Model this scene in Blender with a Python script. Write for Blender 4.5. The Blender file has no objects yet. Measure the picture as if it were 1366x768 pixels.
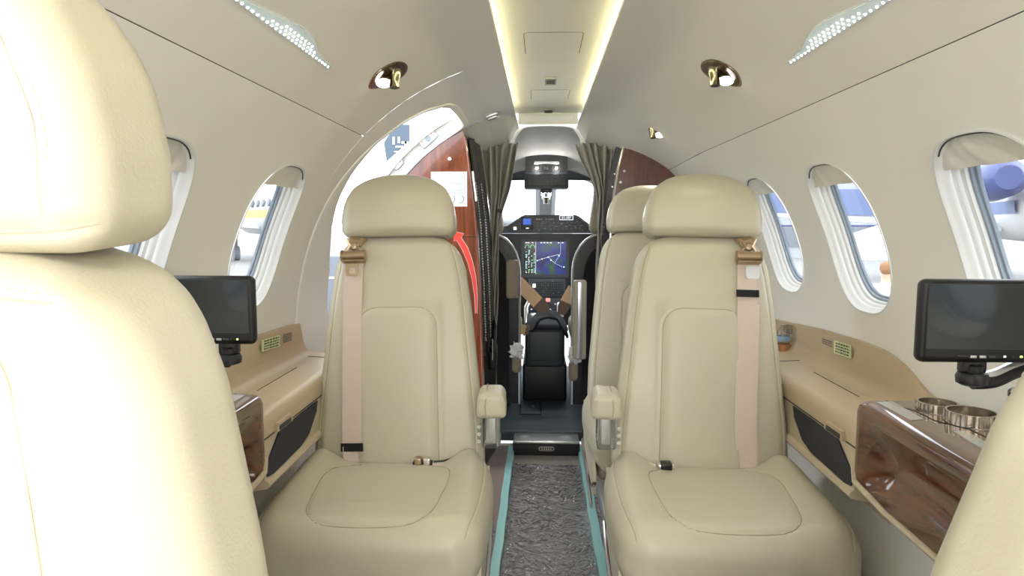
import bpy, bmesh, math, random
import numpy as np
from mathutils import Vector, Matrix
from mathutils.bvhtree import BVHTree
from mathutils.geometry import tessellate_polygon
random.seed(7)
SC = bpy.context.scene
COL = SC.collection
PI = math.pi
# ------------------------------------------------------------------ camera
F = 900.0
CAMP = np.array([-.03, 0.0, 1.05])
PITCH = math.atan((384-298)/F)
YAW = math.atan((721-683)/F*math.cos(PITCH))
cd = bpy.data.cameras.new('camera'); cam = bpy.data.objects.new('camera', cd); COL.objects.link(cam)
cd.sensor_width = 36.0; cd.lens = F/1366*36.0; cd.clip_start = .02; cd.clip_end = 400
cam.location = CAMP; cam.rotation_euler = (PI/2-PITCH, 0, YAW)
SC.camera = cam
# ------------------------------------------------------------------ world and lights
SC.view_settings.view_transform = 'Standard'; SC.view_settings.look = 'None'
SC.view_settings.gamma = 1.0; SC.view_settings.use_curve_mapping = False
SC.view_settings.exposure = 1.08
SC.cycles.use_denoising = True
SC.cycles.max_bounces = 10; SC.cycles.diffuse_bounces = 5; SC.cycles.glossy_bounces = 4
SC.cycles.transparent_max_bounces = 12
SC.cycles.sample_clamp_indirect = 6.0
W = bpy.data.worlds.new('overcast_sky'); SC.world = W; W.use_nodes = True
wt = W.node_tree; wt.nodes.clear()
wo = wt.nodes.new('ShaderNodeOutputWorld'); wb = wt.nodes.new('ShaderNodeBackground')
wg = wt.nodes.new('ShaderNodeTexCoord'); wn = wt.nodes.new('ShaderNodeTexNoise'); wr = wt.nodes.new('ShaderNodeValToRGB')
wn.inputs['Scale'].default_value = 2.2; wn.inputs['Detail'].default_value = 5
wr.color_ramp.elements[0].position = .3; wr.color_ramp.elements[0].color = (.80, .90, 1, 1)
wr.color_ramp.elements[1].position = .65; wr.color_ramp.elements[1].color = (1, 1, 1, 1)
wt.links.new(wg.outputs['Generated'], wn.inputs['Vector']); wt.links.new(wn.outputs['Fac'], wr.inputs['Fac'])
wt.links.new(wr.outputs['Color'], wb.inputs['Color']); wt.links.new(wb.outputs['Background'], wo.inputs['Surface'])
wb.inputs['Strength'].default_value = 1.95

def area(name, loc, target, sx, sy, power, color=(1, 1, 1), spread=180):
    l = bpy.data.lights.new(name, 'AREA'); l.shape = 'RECTANGLE'; l.size = sx; l.size_y = sy
    l.energy = power; l.color = color; l.spread = math.radians(spread)
    o = bpy.data.objects.new(name, l); COL.objects.link(o); o.location = loc
    o.rotation_euler = (Vector(target)-Vector(loc)).to_track_quat('-Z', 'Y').to_euler()
    return o
# fill lights added in the unseen aft cabin to brighten the view forward
area('aft_fill_forward', (0, -1.22, 1.22), (0, 1.0, .95), .75, .35, 10.0, (1, .99, .98))
area('aft_fill_down', (0, -.6, 1.46), (0, -.35, .3), .4, .3, 7.0, (1, .99, .98))
# cove lamps hidden behind the lips of the ceiling panel
for s in (-1, 1):
    o = area('cove_lamp', (s*.158, 1.05, 1.4975), (s*.12, 1.05, 1.52), .014, 3.45, 10.0, (1.0, .98, .68))
    o.rotation_euler = (0, -s*math.radians(125)+(0 if s > 0 else 0), 0)
# ------------------------------------------------------------------ geometry helpers
_r = np.array([math.cos(YAW), math.sin(YAW), 0.]); _f0 = np.array([-math.sin(YAW), math.cos(YAW), 0.])
_z = np.array([0, 0, 1.]); _f = _f0*math.cos(PITCH)-_z*math.sin(PITCH); _u = _f0*math.sin(PITCH)+_z*math.cos(PITCH)
def ray(px, py): return _r*(px-683)/F+_u*(384-py)/F+_f
def at_y(px, py, Y): d = ray(px, py); return CAMP+d*(Y-CAMP[1])/d[1]
def at_x(px, py, X): d = ray(px, py); return CAMP+d*(X-CAMP[0])/d[0]
def at_z(px, py, Z): d = ray(px, py); return CAMP+d*(Z-CAMP[2])/d[2]
R0, ZC = .775, .75
def on_wall(px, py, R=R0):
    d = ray(px, py); ox, oz = CAMP[0], CAMP[2]-ZC
    a = d[0]**2+d[2]**2; b = 2*(ox*d[0]+oz*d[2]); c = ox*ox+oz*oz-R*R
    return CAMP+d*(-b+math.sqrt(b*b-4*a*c))/2/a
def ang_of(p): return math.atan2(abs(p[0]), p[2]-ZC)
def RR(y): return R0 if y < 2.5 else max(.72, R0-.045*(y-2.5)/.6)
def wp(side, y, s, d=0.0):
    """point of the cabin wall: s metres of arc from the crown, d metres outward"""
    a = s/R0; R = RR(y)+d; x, z = R*math.sin(a), ZC+R*math.cos(a)
    if y > 2.72 and z > 1.2:
        q = min(1, (y-2.72)/.34); z -= .058*q*q*(3-2*q)*min(1, max(0, (x-.137)/.03))*min(1, max(0, (.52-x)/.2))
    return (side*x, y, z)

def mesh(name, verts, faces, mat=None, parent=None, smooth=True, mats=None, fm=None, sharp=35):
    me = bpy.data.meshes.new(name)
    if isinstance(verts, np.ndarray): verts = verts.tolist()
    me.from_pydata([tuple(v) for v in verts], [], [tuple(f) for f in faces])
    if mats:
        for m in mats: me.materials.append(m)
        if fm is not None: me.polygons.foreach_set('material_index', fm)
    elif mat: me.materials.append(mat)
    me.polygons.foreach_set('use_smooth', [smooth]*len(me.polygons))
    me.update()
    if smooth and sharp: me.set_sharp_from_angle(angle=math.radians(sharp))
    o = bpy.data.objects.new(name, me); COL.objects.link(o)
    if parent is not None: o.parent = parent
    return o
def tag(o, label, cat, group=None, kind=None):
    o['label'] = label; o['category'] = cat
    if group: o['group'] = group
    if kind: o['kind'] = kind
    return o
def struct(o): o['kind'] = 'structure'; return o
def empty(name, loc=(0, 0, 0)):
    o = bpy.data.objects.new(name, None); COL.objects.link(o); o.location = loc; o.empty_display_size = .05; return o
def thing(name, label, cat, loc=(0, 0, 0), group=None): return tag(empty(name, loc), label, cat, group)
def copy_tree(o, parent=None):
    c = o.copy(); COL.objects.link(c); c.parent = parent
    for ch in list(o.children): copy_tree(ch, c)
    return c

class MB:
    def __init__(s): s.v = []; s.f = []; s.m = []
    def add(s, v, f, mi=0):
        n = len(s.v); s.v += [tuple(p) for p in v]; s.f += [tuple(i+n for i in q) for q in f]; s.m += [mi]*len(f); return s
    def box(s, a, b, mi=0, bev=0.0):
        x0, y0, z0 = a; x1, y1, z1 = b
        if bev > 0:
            v, f = rbox((x1-x0)/2, (y1-y0)/2, (z1-z0)/2, bev, None, 2)
            v = v+np.array([(x0+x1)/2, (y0+y1)/2, (z0+z1)/2]); return s.add(v.tolist(), f, mi)
        v = [(x0, y0, z0), (x1, y0, z0), (x1, y1, z0), (x0, y1, z0), (x0, y0, z1), (x1, y0, z1), (x1, y1, z1), (x0, y1, z1)]
        return s.add(v, [(0, 3, 2, 1), (4, 5, 6, 7), (0, 1, 5, 4), (1, 2, 6, 5), (2, 3, 7, 6), (3, 0, 4, 7)], mi)
    def tube(s, pts, r, n=10, mi=0, closed=False, flat=1.0):
        P = [Vector(p) for p in pts]; K = len(P); rings = []; up = Vector((0, 0, 1)); last = None
        for i in range(K):
            t = (P[(i+1) % K]-P[i-1]) if closed else (P[min(i+1, K-1)]-P[max(i-1, 0)])
            t.normalize()
            a = last if last is not None else (up if abs(t.z) < .9 else Vector((1, 0, 0)))
            a = (a-t*a.dot(t)); a.normalize(); last = a; b = t.cross(a)
            rr = r[i] if isinstance(r, (list, tuple)) else r
            rings.append([P[i]+a*rr*math.cos(2*PI*k/n)+b*rr*flat*math.sin(2*PI*k/n) for k in range(n)])
        v = [p for q in rings for p in q]; f = []
        for i in range(K if closed else K-1):
            j = (i+1) % K
            for k in range(n): f.append((i*n+k, i*n+(k+1) % n, j*n+(k+1) % n, j*n+k))
        if not closed: f += [tuple(range(n))[::-1], tuple((K-1)*n+k for k in range(n))]
        return s.add(v, f, mi)
    def lathe(s, prof, M=None, n=24, mi=0, caps=True):
        """prof: (r, h) list, around local z"""
        v = []; f = []
        for r, h in prof:
            for k in range(n): v.append(Vector((r*math.cos(2*PI*k/n), r*math.sin(2*PI*k/n), h)))
        K = len(prof)
        for i in range(K-1):
            for k in range(n): f.append((i*n+k, i*n+(k+1) % n, (i+1)*n+(k+1) % n, (i+1)*n+k))
        if caps: f += [tuple(range(n))[::-1], tuple((K-1)*n+k for k in range(n))]
        if M is not None: v = [M @ p for p in v]
        return s.add(v, f, mi)
    def ribbon(s, pts, dirs, w, t, mi=0):
        """flat strap of width w (along dirs) and thickness t"""
        P = [Vector(p) for p in pts]; K = len(P); v = []; f = []
        for i in range(K):
            tg = (P[min(i+1, K-1)]-P[max(i-1, 0)]).normalized(); d = Vector(dirs[i] if isinstance(dirs, list) else dirs)
            d = (d-tg*d.dot(tg)).normalized(); n = tg.cross(d); ww = w[i] if isinstance(w, list) else w
            for a, b in ((-1, -1), (1, -1), (1, 1), (-1, 1)): v.append(P[i]+d*ww/2*a+n*t/2*b)
        for i in range(K-1):
            for k in range(4): f.append((i*4+k, i*4+(k+1) % 4, (i+1)*4+(k+1) % 4, (i+1)*4+k))
        f += [(3, 2, 1, 0), tuple((K-1)*4+k for k in range(4))]
        return s.add(v, f, mi)
    def prism(s, poly, fn, t0, t1, mi=0, holes=()):
        """extrude the 2-d polygon between t0 and t1; fn(a, b, t) -> point"""
        loops = [list(poly)]+[list(h) for h in holes]; flat = [p for l in loops for p in l]; n = len(flat)
        tri = tessellate_polygon([[Vector((p[0], p[1], 0)) for p in l] for l in loops])
        v = [fn(a, b, t0) for a, b in flat]+[fn(a, b, t1) for a, b in flat]; f = [tuple(t) for t in tri]+[tuple(i+n for i in t)[::-1] for t in tri]
        o = 0
        for l in loops:
            m = len(l)
            for k in range(m): f.append((o+k, o+(k+1) % m, n+o+(k+1) % m, n+o+k))
            o += m
        return s.add(v, f, mi)
    def build(s, name, mat, parent=None, smooth=True, fix=True, sharp=35):
        mats = mat if isinstance(mat, (list, tuple)) else [mat]
        o = mesh(name, s.v, s.f, None, parent, smooth, mats, s.m, sharp)
        if fix:
            bm = bmesh.new(); bm.from_mesh(o.data); bmesh.ops.recalc_face_normals(bm, faces=bm.faces); bm.to_mesh(o.data); bm.free()
        return o
_rb = {}
def rbox(hx, hy, hz, r, h=None, seg=3):
    """rounded box; with h a dense grid of that spacing, else a light one with seg rounding steps"""
    def axis(H):
        if h: n = max(4, int(round(2*H/h))); return np.linspace(-H, H, n+1)
        rr = min(r, H*.999); e = H-rr; a = [H-rr+rr*math.tan(PI/4*k/seg) for k in range(1, seg+1)]
        L = [-q for q in a[::-1]]+([-e, e] if e > 1e-6 else [0])+a
        return np.array(L)
    X, Y, Z = axis(hx), axis(hy), axis(hz)
    idx = {}; V = []; Fc = []
    def vid(i, j, k):
        key = (i, j, k)
        if key not in idx: idx[key] = len(V); V.append((X[i], Y[j], Z[k]))
        return idx[key]
    nx, ny, nz = len(X)-1, len(Y)-1, len(Z)-1
    for i in range(nx):
        for j in range(ny):
            Fc.append((vid(i, j, 0), vid(i, j+1, 0), vid(i+1, j+1, 0), vid(i+1, j, 0)))
            Fc.append((vid(i, j, nz), vid(i+1, j, nz), vid(i+1, j+1, nz), vid(i, j+1, nz)))
    for i in range(nx):
        for k in range(nz):
            Fc.append((vid(i, 0, k), vid(i+1, 0, k), vid(i+1, 0, k+1), vid(i, 0, k+1)))
            Fc.append((vid(i, ny, k), vid(i, ny, k+1), vid(i+1, ny, k+1), vid(i+1, ny, k)))
    for j in range(ny):
        for k in range(nz):
            Fc.append((vid(0, j, k), vid(0, j, k+1), vid(0, j+1, k+1), vid(0, j+1, k)))
            Fc.append((vid(nx, j, k), vid(nx, j+1, k), vid(nx, j+1, k+1), vid(nx, j, k+1)))
    P = np.array(V); H = np.array([hx, hy, hz]); rr = np.minimum(r, H*.999)
    Q = np.clip(P, -(H-rr), H-rr); D = P-Q; Dn = D/rr
    L = np.linalg.norm(Dn, axis=1); L[L == 0] = 1
    mx = np.max(np.abs(Dn), axis=1)
    P = Q+rr*Dn/L[:, None]*np.where(mx > 0, mx, 0)[:, None]
    return P, Fc
def dist_poly(X, Y, pts, closed=False):
    p = np.array(pts, float); D = np.full(X.shape, 1e9)
    for i in range(len(p)-(0 if closed else 1)):
        a, b = p[i], p[(i+1) % len(p)]; ab = b-a; t = np.clip(((X-a[0])*ab[0]+(Y-a[1])*ab[1])/max(1e-12, ab@ab), 0, 1)
        D = np.minimum(D, np.hypot(X-a[0]-t*ab[0], Y-a[1]-t*ab[1]))
    return D
def smoothpts(pts, n=8, closed=False):
    """Catmull-Rom through 2-d or 3-d points"""
    P = [np.array(p, float) for p in pts]; K = len(P); out = []
    for i in range(K if closed else K-1):
        g = (lambda j: P[j % K]) if closed else (lambda j: P[max(0, min(K-1, j))])
        a, b, c, d = g(i-1), g(i), g(i+1), g(i+2)
        for k in range(n):
            t = k/n; out.append(.5*((2*b)+(c-a)*t+(2*a-5*b+4*c-d)*t*t+(3*b-a-3*c+d)*t**3))
    if not closed: out.append(P[-1])
    return [tuple(map(float, q)) for q in out]
def interp(x, xs, ys): return float(np.interp(x, xs, ys))
# ------------------------------------------------------------------ materials
def mat(name, color, rough=.5, metal=0., bump=None, coat=0., spec=.5, emit=None, estr=1., var=None, trans=0., sub=0.):
    m = bpy.data.materials.new(name); m.use_nodes = True; nt = m.node_tree; b = nt.nodes['Principled BSDF']
    b.inputs['Base Color'].default_value = (*color, 1); b.inputs['Roughness'].default_value = rough
    b.inputs['Metallic'].default_value = metal; b.inputs['Specular IOR Level'].default_value = spec
    b.inputs['Coat Weight'].default_value = coat; b.inputs['Coat Roughness'].default_value = .06
    b.inputs['Transmission Weight'].default_value = trans
    tc = nt.nodes.new('ShaderNodeTexCoord')
    if emit: b.inputs['Emission Color'].default_value = (*emit, 1); b.inputs['Emission Strength'].default_value = estr
    if bump:
        sc, st = bump; n = nt.nodes.new('ShaderNodeTexNoise'); n.inputs['Scale'].default_value = sc; n.inputs['Detail'].default_value = 3
        bp = nt.nodes.new('ShaderNodeBump'); bp.inputs['Strength'].default_value = st; bp.inputs['Distance'].default_value = .002
        nt.links.new(tc.outputs['Object'], n.inputs['Vector']); nt.links.new(n.outputs['Fac'], bp.inputs['Height']); nt.links.new(bp.outputs['Normal'], b.inputs['Normal'])
    n = nt.nodes.new('ShaderNodeTexNoise'); n.inputs['Scale'].default_value = (var or (6, .05))[0]; n.inputs['Detail'].default_value = 4
    mx = nt.nodes.new('ShaderNodeMix'); mx.data_type = 'RGBA'; am = (var or (6, .05))[1]
    mx.inputs[6].default_value = (*[c*(1-am) for c in color], 1); mx.inputs[7].default_value = (*[min(1, c*(1+am)) for c in color], 1)
    nt.links.new(tc.outputs['Object'], n.inputs['Vector']); nt.links.new(n.outputs['Fac'], mx.inputs[0]); nt.links.new(mx.outputs[2], b.inputs['Base Color'])
    return m
def wood(name, c1, c2, scale=(1, 1, 1), rough=.12):
    m = mat(name, c1, rough, coat=1.0); nt = m.node_tree; b = nt.nodes['Principled BSDF']
    tc = nt.nodes.new('ShaderNodeTexCoord'); mp = nt.nodes.new('ShaderNodeMapping'); mp.inputs['Scale'].default_value = scale
    n = nt.nodes.new('ShaderNodeTexNoise'); n.inputs['Scale'].default_value = 3; n.inputs['Detail'].default_value = 9; n.inputs['Roughness'].default_value = .62; n.inputs['Distortion'].default_value = .6
    r = nt.nodes.new('ShaderNodeValToRGB'); r.color_ramp.elements[0].position = .33; r.color_ramp.elements[0].color = (*c1, 1)
    r.color_ramp.elements[1].position = .7; r.color_ramp.elements[1].color = (*c2, 1)
    nt.links.new(tc.outputs['Object'], mp.inputs['Vector']); nt.links.new(mp.outputs['Vector'], n.inputs['Vector'])
    nt.links.new(n.outputs['Fac'], r.inputs['Fac']); nt.links.new(r.outputs['Color'], b.inputs['Base Color'])
    return m
LEATHER = mat('cream_leather', (.50, .463, .350), .42, bump=(420, .12), var=(3, .03))
LEATHER2 = mat('cream_leather_pale', (.68, .62, .45), .42, bump=(420, .12), var=(3, .03))
SEAM = mat('leather_seam', (.36, .31, .20), .7)
SEAMB = mat('pale_leather_seam', (.42, .385, .30), .7)
STITCH = mat('pale_thread', (.74, .69, .55), .6)
LINER = mat('cream_wall_liner', (.84, .82, .775), .55, bump=(300, .08), var=(2, .02))
HEADLINER = mat('headliner_suede', (.79, .765, .71), .75, bump=(300, .1), var=(2, .02))
PANEL = mat('ceiling_panel_laminate', (.70, .68, .60), .5, var=(2, .02))
TAN = mat('tan_ledge_vinyl', (.46, .365, .245), .42, bump=(400, .1), var=(4, .04))
CREAMP = mat('beige_lower_panel', (.52, .44, .31), .5, bump=(400, .08))
DARKGAP = mat('dark_gap', (.05, .045, .035), .8)
BLACK = mat('black_plastic', (.007, .007, .009), .38, bump=(300, .1))
BLACKC = mat('black_cloth', (.008, .008, .010), .9, bump=(200, .3))
MESHB = mat('black_speaker_cloth', (.012, .015, .026), .55, bump=(900, .5))
GLOSSB = mat('dark_glass_screen', (.015, .02, .024), .16, coat=.5)
DGREY = mat('dark_grey_plastic', (.04, .048, .055), .45, bump=(300, .1))
CARPETC = mat('cockpit_floor_dark', (.035, .055, .068), .7, bump=(150, .3))
GRILLE = mat('grille_grey', (.26, .24, .20), .5)
CARPET = mat('brown_carpet', (.24, .21, .185), .95, bump=(350, 1.0), var=(60, .3))
CARPETS = mat('side_carpet', (.20, .155, .14), .95, bump=(350, .8), var=(60, .2))
TEAL = mat('teal_tape', (.27, .53, .52), .35, bump=(40, .15), var=(10, .1))
CHROME = mat('polished_chrome', (.78, .77, .74), .14, 1.0)
STEEL = mat('satin_aluminium', (.62, .63, .63), .3, .9)
BRASS = mat('champagne_brass', (.60, .54, .45), .24, 1.0)
BRONZE = mat('champagne_bronze', (.46, .34, .22), .30, .85)
NICKEL = mat('dark_nickel', (.30, .27, .18), .14, 1.0)
BELT = mat('pale_rose_webbing', (.60, .49, .405), .6, bump=(500, .3))
BELTT = mat('tan_webbing', (.86, .60, .36), .6, bump=(500, .3))
BELTE = mat('grey_brown_strap_end', (.20, .13, .09), .6)
BLUEPL = mat('grey_blue_seal', (.28, .34, .42), .35, coat=.2)
WHITEP = mat('white_reveal', (.74, .75, .74), .35)
WHITE = mat('white_paint', (.80, .80, .79), .35)
SHADE = mat('window_shade_cloth', (.74, .72, .68), .6, bump=(60, .2))
CURT = mat('grey_brown_curtain', (.33, .31, .26), .8, bump=(400, .4), var=(8, .1))
CURTD = mat('dark_curtain', (.06, .058, .050), .75, bump=(300, .4))
LINERG = mat('cockpit_grey_liner', (.74, .74, .70), .6)
TAUPE = mat('taupe_pad', (.30, .24, .17), .55)
HEADG = mat('pilot_headrest_beige', (.36, .32, .235), .55)
IVORY = mat('ivory_pad', (.50, .45, .34), .5)
PAPER = mat('white_paper', (.85, .86, .88), .6)
INK = mat('grey_ink', (.35, .37, .42), .7)
DINK = mat('dark_ink', (.06, .06, .05), .7)
YELLOWP = mat('pale_yellow_placard', (.66, .72, .42), .5)
REDD = mat('red_decal', (.85, .07, .05), .5)
CRUMP = mat('white_tissue', (.85, .85, .85), .5)
WOODR = wood('glossy_walnut', (.045, .013, .005), (.17, .058, .021), (6, 1.2, 9))
WOODB = wood('glossy_mahogany', (.10, .022, .008), (.30, .075, .028), (14, 14, 1.2))
WOODD = wood('dark_mahogany', (.055, .014, .007), (.12, .030, .013), (14, 14, 1.2), .2)
def emis(name, c, s, base=(.5, .5, .5)): return mat(name, base, .4, emit=c, estr=s)
LAMPE = emis('warm_lamp_glass', (1, .95, .82), 6.0)
LEDE = emis('led_point', (.9, 1.0, 1.0), 9.0)
WEMIT = emis('lit_white_legend', (1, 1, 1), 1.0)
GREENL = emis('green_led', (.7, 1, .1), 2.0)
REDL = emis('red_lit_legend', (1, .08, .03), .5)
BLUES = emis('blue_screen', (.03, .10, .5), .6, (.01, .02, .05))
def lens_mat():
    m = mat('frosted_led_lens', (.40, .47, .47), .2, coat=.5, bump=(120, .4), emit=(.80, .95, .95), estr=.12); return m
LENS = lens_mat()
def glass(name, tint=(.97, .99, 1.0), refl=1.0, rough=.02):
    m = bpy.data.materials.new(name); m.use_nodes = True; nt = m.node_tree; nt.nodes.clear()
    o = nt.nodes.new('ShaderNodeOutputMaterial'); t = nt.nodes.new('ShaderNodeBsdfTransparent'); g = nt.nodes.new('ShaderNodeBsdfGlossy')
    mx = nt.nodes.new('ShaderNodeMixShader'); fr = nt.nodes.new('ShaderNodeLayerWeight'); fr.inputs['Blend'].default_value = .5
    pw = nt.nodes.new('ShaderNodeMath'); pw.operation = 'POWER'; pw.inputs[1].default_value = 4.0
    ml = nt.nodes.new('ShaderNodeMath'); ml.operation = 'MULTIPLY_ADD'; ml.inputs[1].default_value = .75*refl; ml.inputs[2].default_value = .04*refl; ml.use_clamp = True
    t.inputs['Color'].default_value = (*tint, 1); g.inputs['Roughness'].default_value = rough
    nt.links.new(fr.outputs['Facing'], pw.inputs[0]); nt.links.new(pw.outputs[0], ml.inputs[0]); nt.links.new(ml.outputs[0], mx.inputs[0]); nt.links.new(t.outputs[0], mx.inputs[1]); nt.links.new(g.outputs[0], mx.inputs[2]); nt.links.new(mx.outputs[0], o.inputs[0])
    return m
GLASS = glass('window_acrylic')
CLEAR = glass('clear_plastic', (.86, .87, .86), 2.5, .12)
def film_mat():
    m = glass('plastic_film', (.96, .96, .96), 4.0, .12); nt = m.node_tree
    tc = nt.nodes.new('ShaderNodeTexCoord'); mp = nt.nodes.new('ShaderNodeMapping'); mp.inputs['Scale'].default_value = (1.3, 1, 1); mp.inputs['Rotation'].default_value = (0, 0, .5)
    n = nt.nodes.new('ShaderNodeTexNoise'); n.inputs['Scale'].default_value = 19; n.inputs['Detail'].default_value = 4; n.inputs['Distortion'].default_value = 2.4
    bp = nt.nodes.new('ShaderNodeBump'); bp.inputs['Strength'].default_value = 1.0; bp.inputs['Distance'].default_value = .022
    nt.links.new(tc.outputs['Object'], mp.inputs[0]); nt.links.new(mp.outputs[0], n.inputs['Vector']); nt.links.new(n.outputs['Fac'], bp.inputs['Height'])
    for k in nt.nodes:
        if k.type in ('BSDF_GLOSSY', 'LAYER_WEIGHT'): nt.links.new(bp.outputs[0], k.inputs['Normal'])
    return m
FILM = film_mat()
# ================================================================== THE SETTING
Y0, Y1 = -1.3, 3.1
SEAM_S = math.radians(44.6)*R0
# --- headliner (ceiling): crown strips left and right of the lit centre panel
ceil = struct(empty('ceiling', (0, 1, 1.5)))
def grid_strip(side, ya, yb, sa, sb, ny, ns, fn=wp):
    v = []; f = []
    for i in range(ny+1):
        for j in range(ns+1): v.append(fn(side, ya+(yb-ya)*i/ny, sa+(sb-sa)*j/ns))
    for i in range(ny):
        for j in range(ns):
            a = i*(ns+1)+j; f.append((a, a+1, a+ns+2, a+ns+1))
    return v, f
def hl(side, y, s):
    x, yy, z = wp(side, y, s); ax = abs(x)
    t = min(1, max(0, (.30-ax)/.165)); t = t*t*(3-2*t)
    return (x, yy, min(z*(1-t)+min(z, 1.485)*t, 1.485*t+z*(1-t)))
def par(o, p):
    o.parent = p; o.matrix_parent_inverse = Matrix.Translation(p.location).inverted(); return o
for side in (-1, 1):
    mb = MB(); s0 = math.asin(.135/R0)*R0; yb = Y1 if side > 0 else 1.97
    v, f = grid_strip(side, Y0, yb, s0, SEAM_S-.0008, 60, 34, hl); mb.add(v, f)
    if side < 0:
        v, f = grid_strip(side, 1.97, Y1, s0, math.radians(19)*R0, 24, 10, hl); mb.add(v, f)
    mb.box((side*.134-.001, Y0, 1.4845), (side*.134+.001, Y1-.06, 1.494))       # lip
    a, b = sorted((side*.134, side*.182)); mb.box((a, Y0, 1.493), (b, Y1-.06, 1.4945))
    o = mb.build('headliner_panel', HEADLINER, None, fix=False); par(o, ceil)
mb = MB(); pr = [(-.205, 1.500), (-.17, 1.519), (-.13, 1.524), (-.06, 1.525), (0, 1.5255), (.06, 1.525), (.13, 1.524), (.17, 1.519), (.205, 1.500)]
v = []; f = []
for y in (Y0, Y1-.12):
    v += [(x, y, z) for x, z in pr]
n = len(pr); f = [(k, k+1, n+k+1, n+k) for k in range(n-1)]
mb.add(v, f); o = mb.build('centre_panel', PANEL, None, fix=False); par(o, ceil)
def outline_patch(px, zz, name, mt, t=.003):
    mb = MB(); mb.prism(px, lambda a, b, q: (a, b, q), zz-t, zz); return par(mb.build(name, mt), ceil)
def rrect(x0, y0, x1, y1, r, n=4):
    p = []
    for cx, cy, a in ((x1-r, y1-r, 0), (x0+r, y1-r, 90), (x0+r, y0+r, 180), (x1-r, y0+r, 270)):
        for k in range(n+1): t = math.radians(a+90*k/n); p.append((cx+r*math.cos(t), cy+r*math.sin(t)))
    return p
for (x0, y0, x1, y1) in ((-.075, 1.74, .077, 1.955), (-.068, 2.47, .074, 2.65)):
    mb = MB(); mb.prism(rrect(x0, y0, x1, y1, .012), lambda a, b, q: (a, b, q), 1.5245, 1.5258, 0, [rrect(x0+.0018, y0+.0018, x1-.0018, y1-.0018, .0105)])
    par(mb.build('hatch_outline', DARKGAP), ceil)
    outline_patch(rrect(x0+.002, y0+.002, x1-.002, y1-.002, .01), 1.5255, 'access_hatch', PANEL, .0016)
for y0, y1 in ((2.26, 2.36), (2.86, 2.95)):
    mb = MB(); mb.prism(rrect(-.017, y0, .021, y1, .006), lambda a, b, q: (a, b, q), 1.5195, 1.526)
    for k in range(4): mb.box((-.012, y0+.015+k*.018, 1.5185), (.016, y0+.022+k*.018, 1.5196), 1)
    par(mb.build('air_grille', [GRILLE, DARKGAP]), ceil)
# end of the lit trough and the white arch over the cockpit doorway
mb = MB(); mb.box((-.128, 2.972, 1.478), (.13, 2.982, 1.524), 0, .002); mb.box((-.10, 2.968, 1.486), (.105, 2.973, 1.512), 1, .002)
par(mb.build('trough_end', [PANEL, LINERG]), ceil)
mb = MB(); mb.tube(smoothpts([(-.142, 3.0, 1.42), (-.125, 3.0, 1.445), (-.095, 3.0, 1.468), (0, 3.0, 1.474), (.095, 3.0, 1.468), (.125, 3.0, 1.445), (.142, 3.0, 1.42)], 6), .004, 8)
par(mb.build('doorway_arch', WHITE), ceil)
# --- side walls with window openings
WIN_R = [2.185, 1.675, 1.112, .555, -.01, -.57]
WIN_L = [1.672, 1.100, .545, -.02, -.58]
WS = .940; WHW, WHH = .149, .193
S_T0, S_T1 = .70, 1.185
def sup(th, a, b, e=2.7):
    c, s = abs(math.cos(th)), abs(math.sin(th)); r = ((c/a)**e+(s/b)**e)**(-1/e); return (r*math.cos(th), r*math.sin(th))
def rect_hit(th, cx0, cx1, cy0, cy1):
    c, s = math.cos(th), math.sin(th); t = 1e9
    if c > 1e-9: t = min(t, cx1/c)
    if c < -1e-9: t = min(t, cx0/c)
    if s > 1e-9: t = min(t, cy1/s)
    if s < -1e-9: t = min(t, cy0/s)
    return (t*c, t*s)
def hole_tile(mb, side, yc, sc, ya, yb, sa, sb, hole, rings=5, N=128):
    ths = sorted(set([2*PI*k/N for k in range(N)]+[math.atan2(b-sc, a-yc) % (2*PI) for a in (ya, yb) for b in (sa, sb)]))
    v = []; f = []; M = len(ths)
    for k in range(rings+1):
        t = k/rings
        for th in ths:
            h = hole(th); r = rect_hit(th, ya-yc, yb-yc, sa-sc, sb-sc)
            v.append(wp(side, yc+h[0]*(1-t)+r[0]*t, sc+h[1]*(1-t)+r[1]*t))
    for k in range(rings):
        for i in range(M): j = (i+1) % M; f.append((k*M+i, k*M+j, (k+1)*M+j, (k+1)*M+i))
    mb.add(v, f)
def winhole(th): return sup(th, WHW, WHH)
# door opening in (y, arc) on the left wall
DH = [(2.72, 3.0), (2.72, 1.3), (2.72, .62), (2.715, .40), (2.70, .366), (2.66, .352), (2.50, .352), (2.34, .357), (2.25, .385), (2.20, .42), (2.15, .503), (2.12, .617), (2.118, .74), (2.14, .83), (2.19, .915), (2.25, .99), (2.30, 1.08), (2.31, 1.3), (2.31, 3.0)]
DH = [(y, min(s, 1.90)) for y, s in DH]
DC = (2.48, 1.15)
def polyhole(poly, c):
    P = [(y-c[0], s-c[1]) for y, s in poly]
    def h(th):
        d = (math.cos(th), math.sin(th)); best = 0
        for i in range(len(P)):
            a, b = P[i], P[(i+1) % len(P)]; e = (b[0]-a[0], b[1]-a[1]); den = d[0]*e[1]-d[1]*e[0]
            if abs(den) < 1e-9: continue
            t = (a[0]*e[1]-a[1]*e[0])/den; u = (a[0]*d[1]-a[1]*d[0])/den
            if t > 0 and -1e-6 <= u <= 1+1e-6: best = max(best, t)
        return (best*d[0], best*d[1])
    return h
doorhole = polyhole(DH, DC)
S_END = math.radians(143)*R0
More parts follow.
